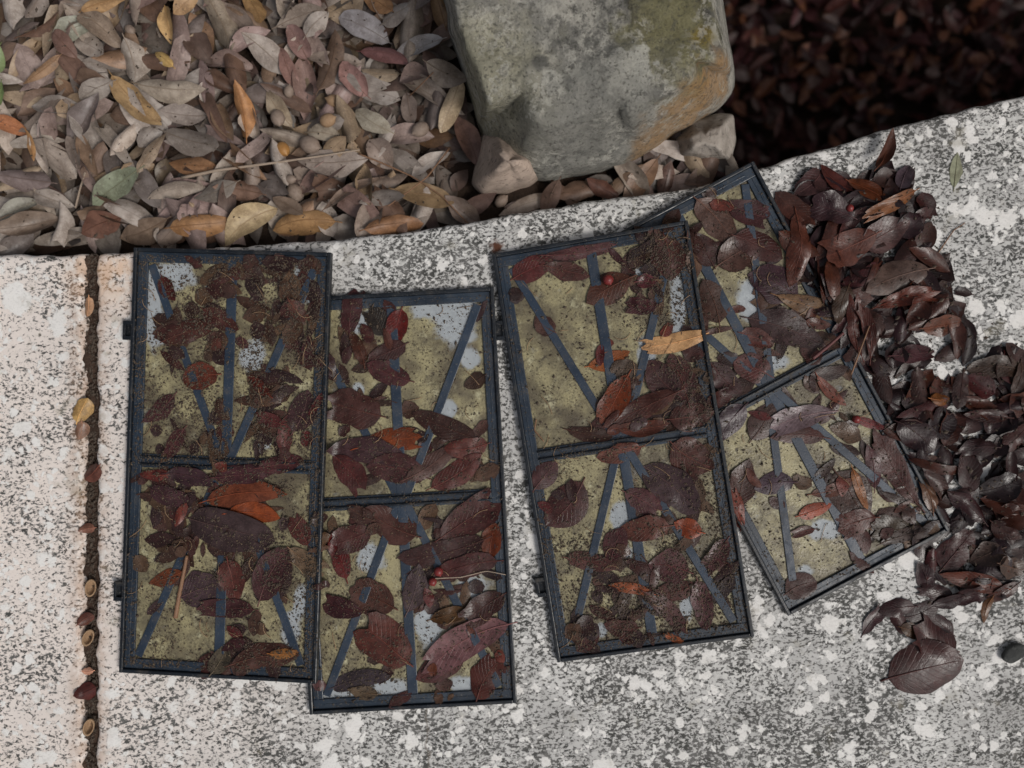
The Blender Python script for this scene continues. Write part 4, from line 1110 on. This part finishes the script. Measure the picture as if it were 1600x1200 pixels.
def round_thing(name, px, py, r, mat, label, cat, sx=1.0, ang=0, tip=True):
    p = P(px, py, -.02); z = float(hs_(p.x, p.y)); p = P(px, py, z + r * .8)
    v, f = [], []
    n, m = 14, 10
    for i in range(m + 1):
        th = math.pi * i / m
        rr = math.sin(th); zz = -math.cos(th)
        if tip and i == m: zz *= 1.22
        if tip and i == 0: zz *= .86
        for k in range(n):
            a = 2 * math.pi * k / n
            v.append((rr * math.cos(a) * r, rr * math.sin(a) * r, zz * r * sx))
    for i in range(m):
        for k in range(n):
            k2 = (k + 1) % n
            f.append((i * n + k, i * n + k2, (i + 1) * n + k2, (i + 1) * n + k))
    o = mesh_obj(name, v, f, mat)
    o.location = p
    o.rotation_euler = (R(70), R(15), R(ang))
    return tag(o, label, cat)
for (x, y, r, m, lab, a) in (
    (442, 233, .0098, M_ACORN_O, 'shiny orange acorn beside the long pale twig', 30),
    (461, 302, .0125, M_ACORN, 'round grey-brown acorn below the long pale twig', 200),
    (454, 280, .0068, M_ACORN, 'tiny dark acorn just above the round grey one', 80),
    (512, 188, .0100, M_HUSK, 'pale tan acorn above the long twig', 100),
    (451, 143, .0075, M_ACORN, 'small brown acorn between pinkish leaves', 160),
    (434, 184, .0105, M_ACORN, 'greyish acorn held by a pale folded leaf', 10),
    (484, 226, .0130, M_ACORN, 'large dull brown acorn beside the orange one', 60),
    (657, 202, .0110, M_ACORN, 'smooth grey acorn near the boulder', 300),
    (522, 158, .0095, M_HUSK, 'cream acorn lying under grey leaves', 250),
    (783, 314, .0090, M_ACORN, 'dusty acorn under the pinkish stone chunk', 120),
    (203, 47, .0075, M_ACORN, 'little grey acorn among leaves by the golden one', 40)):
    round_thing('acorn', x, y, r * .86, m, lab, 'acorn', 1.25, a)
for (x, y, r, lab) in ((950, 437, .0066, 'red berry on a brown leaf at the top of the third tray'), (685, 893, .0058, 'upper red berry in the second tray'), (676, 909, .0052, 'lower red berry in the second tray'),
                       (1338, 655, .0050, 'red berry fragment at the rail of the buried tray'), (1328, 325, .0046, 'red berry in the top of the leaf pile')):
    round_thing('berry', x, y, r, M_BERRY, lab, 'berry', 1.0, 20)
# open empty seed husks wedged in the joint
def husk(px, py, ang, label):
    n, m = 16, 6
    v, f = [], []
    for shell in (1.0, 0.80):
        for i in range(m + 1):
            th = math.pi / 2 * i / m
            for k in range(n):
                a = 2 * math.pi * k / n
                v.append((0.0066 * shell * math.cos(th) * math.cos(a), 0.0112 * shell * math.cos(th) * math.sin(a), -0.010 * shell * math.sin(th)))
    off = (m + 1) * n
    for s in (0, 1):
        for i in range(m):
            for k in range(n):
                k2 = (k + 1) % n
                q = (s * off + i * n + k, s * off + i * n + k2, s * off + (i + 1) * n + k2, s * off + (i + 1) * n + k)
                f.append(q if s else q[::-1])
    for k in range(n):
        k2 = (k + 1) % n; f.append((k, k2, off + k2, off + k))
    o = mesh_obj('seed_husk', v, f, M_HUSK); o.location = P(px, py, 0.0025); o.rotation_euler = (0, R(10), R(ang))
    tag(o, label, 'seed husk')
husk(141, 919, -6, 'open tan seed husk wedged in the joint, uppermost')
husk(137, 997, -22, 'open seed husk in the joint below the tan one')
husk(138, 1137, -16, 'open brown seed husk in the joint, lowermost')
for (x, y, L, W, a, h, lab) in ((134, 640, 40, 26, 70, '#b8965f', 'yellow dried leaf caught in the joint'), (150, 738, 36, 26, 40, '#6f4c40', 'red-brown leaf bit caught in the joint'),
                                (138, 1078, 34, 28, 20, '#55302c', 'dark maroon leaf lump lodged in the joint'), (133, 672, 30, 18, 80, '#8f7a66', 'grey leaf bit below the yellow leaf in the joint'),
                                (138, 965, 26, 18, 30, '#6a4a3e', 'small russet leaf scrap between husks in the joint'), (141, 480, 32, 14, 85, '#a98466', 'peach-coloured leaf scrap high in the joint'),
                                (139, 825, 24, 16, 10, '#846656', 'pinkish leaf scrap in the joint above the husks'), (140, 1047, 18, 12, 0, '#b88a74', 'pale pink seed scrap in the joint')):
    o = leaf(x, y, L, W, a, h, 'wet', drape=.2, cup=-.25, zlift=.002)
    o.name = 'leaf_scrap'
    tag(o, lab, 'leaf', 'leaf scraps in the joint')
# green sprig at the border of the bed, green leaf on the ledge, lone pebble
def green_leaf(px, py, L, W, a, label, name='green_leaf', h='#6f8446', **kw):
    o = leaf(px, py, L, W, a, h, 'dry', **kw); o.name = name; o['group'] = 'green leaves'
    return tag(o, label, 'leaf')
green_leaf(8, 112, 62, 24, 62, 'fresh green leaf at the edge of the oak litter', zlift=.012)
green_leaf(4, 150, 40, 14, 80, 'narrow green leaf under the fresh green one', zlift=.006)
green_leaf(1493, 266, 56, 20, 84, 'faded grey-green leaf stuck flat to the bare ledge', h='#8c8f74', drape=.9, arch=0, cup=0, twist=0)
def pebble(px, py, ang):
    bm = bmesh.new(); bmesh.ops.create_icosphere(bm, subdivisions=3, radius=1.0)
    for v in bm.verts:
        n = mnoise.noise(v.co * 1.7) * .12
        v.co = Vector((v.co.x * .0165 * (1 + n), v.co.y * .0105 * (1 + n), v.co.z * .006 * (1 + n)))
    o = bm_obj('pebble', bm, M_PEBBLE, smooth=True); o.location = P(px, py, .005); o.rotation_euler = (0, 0, R(ang))
    tag(o, 'smooth dark oval pebble alone on the pale ledge', 'pebble')
pebble(1585, 1020, 28)
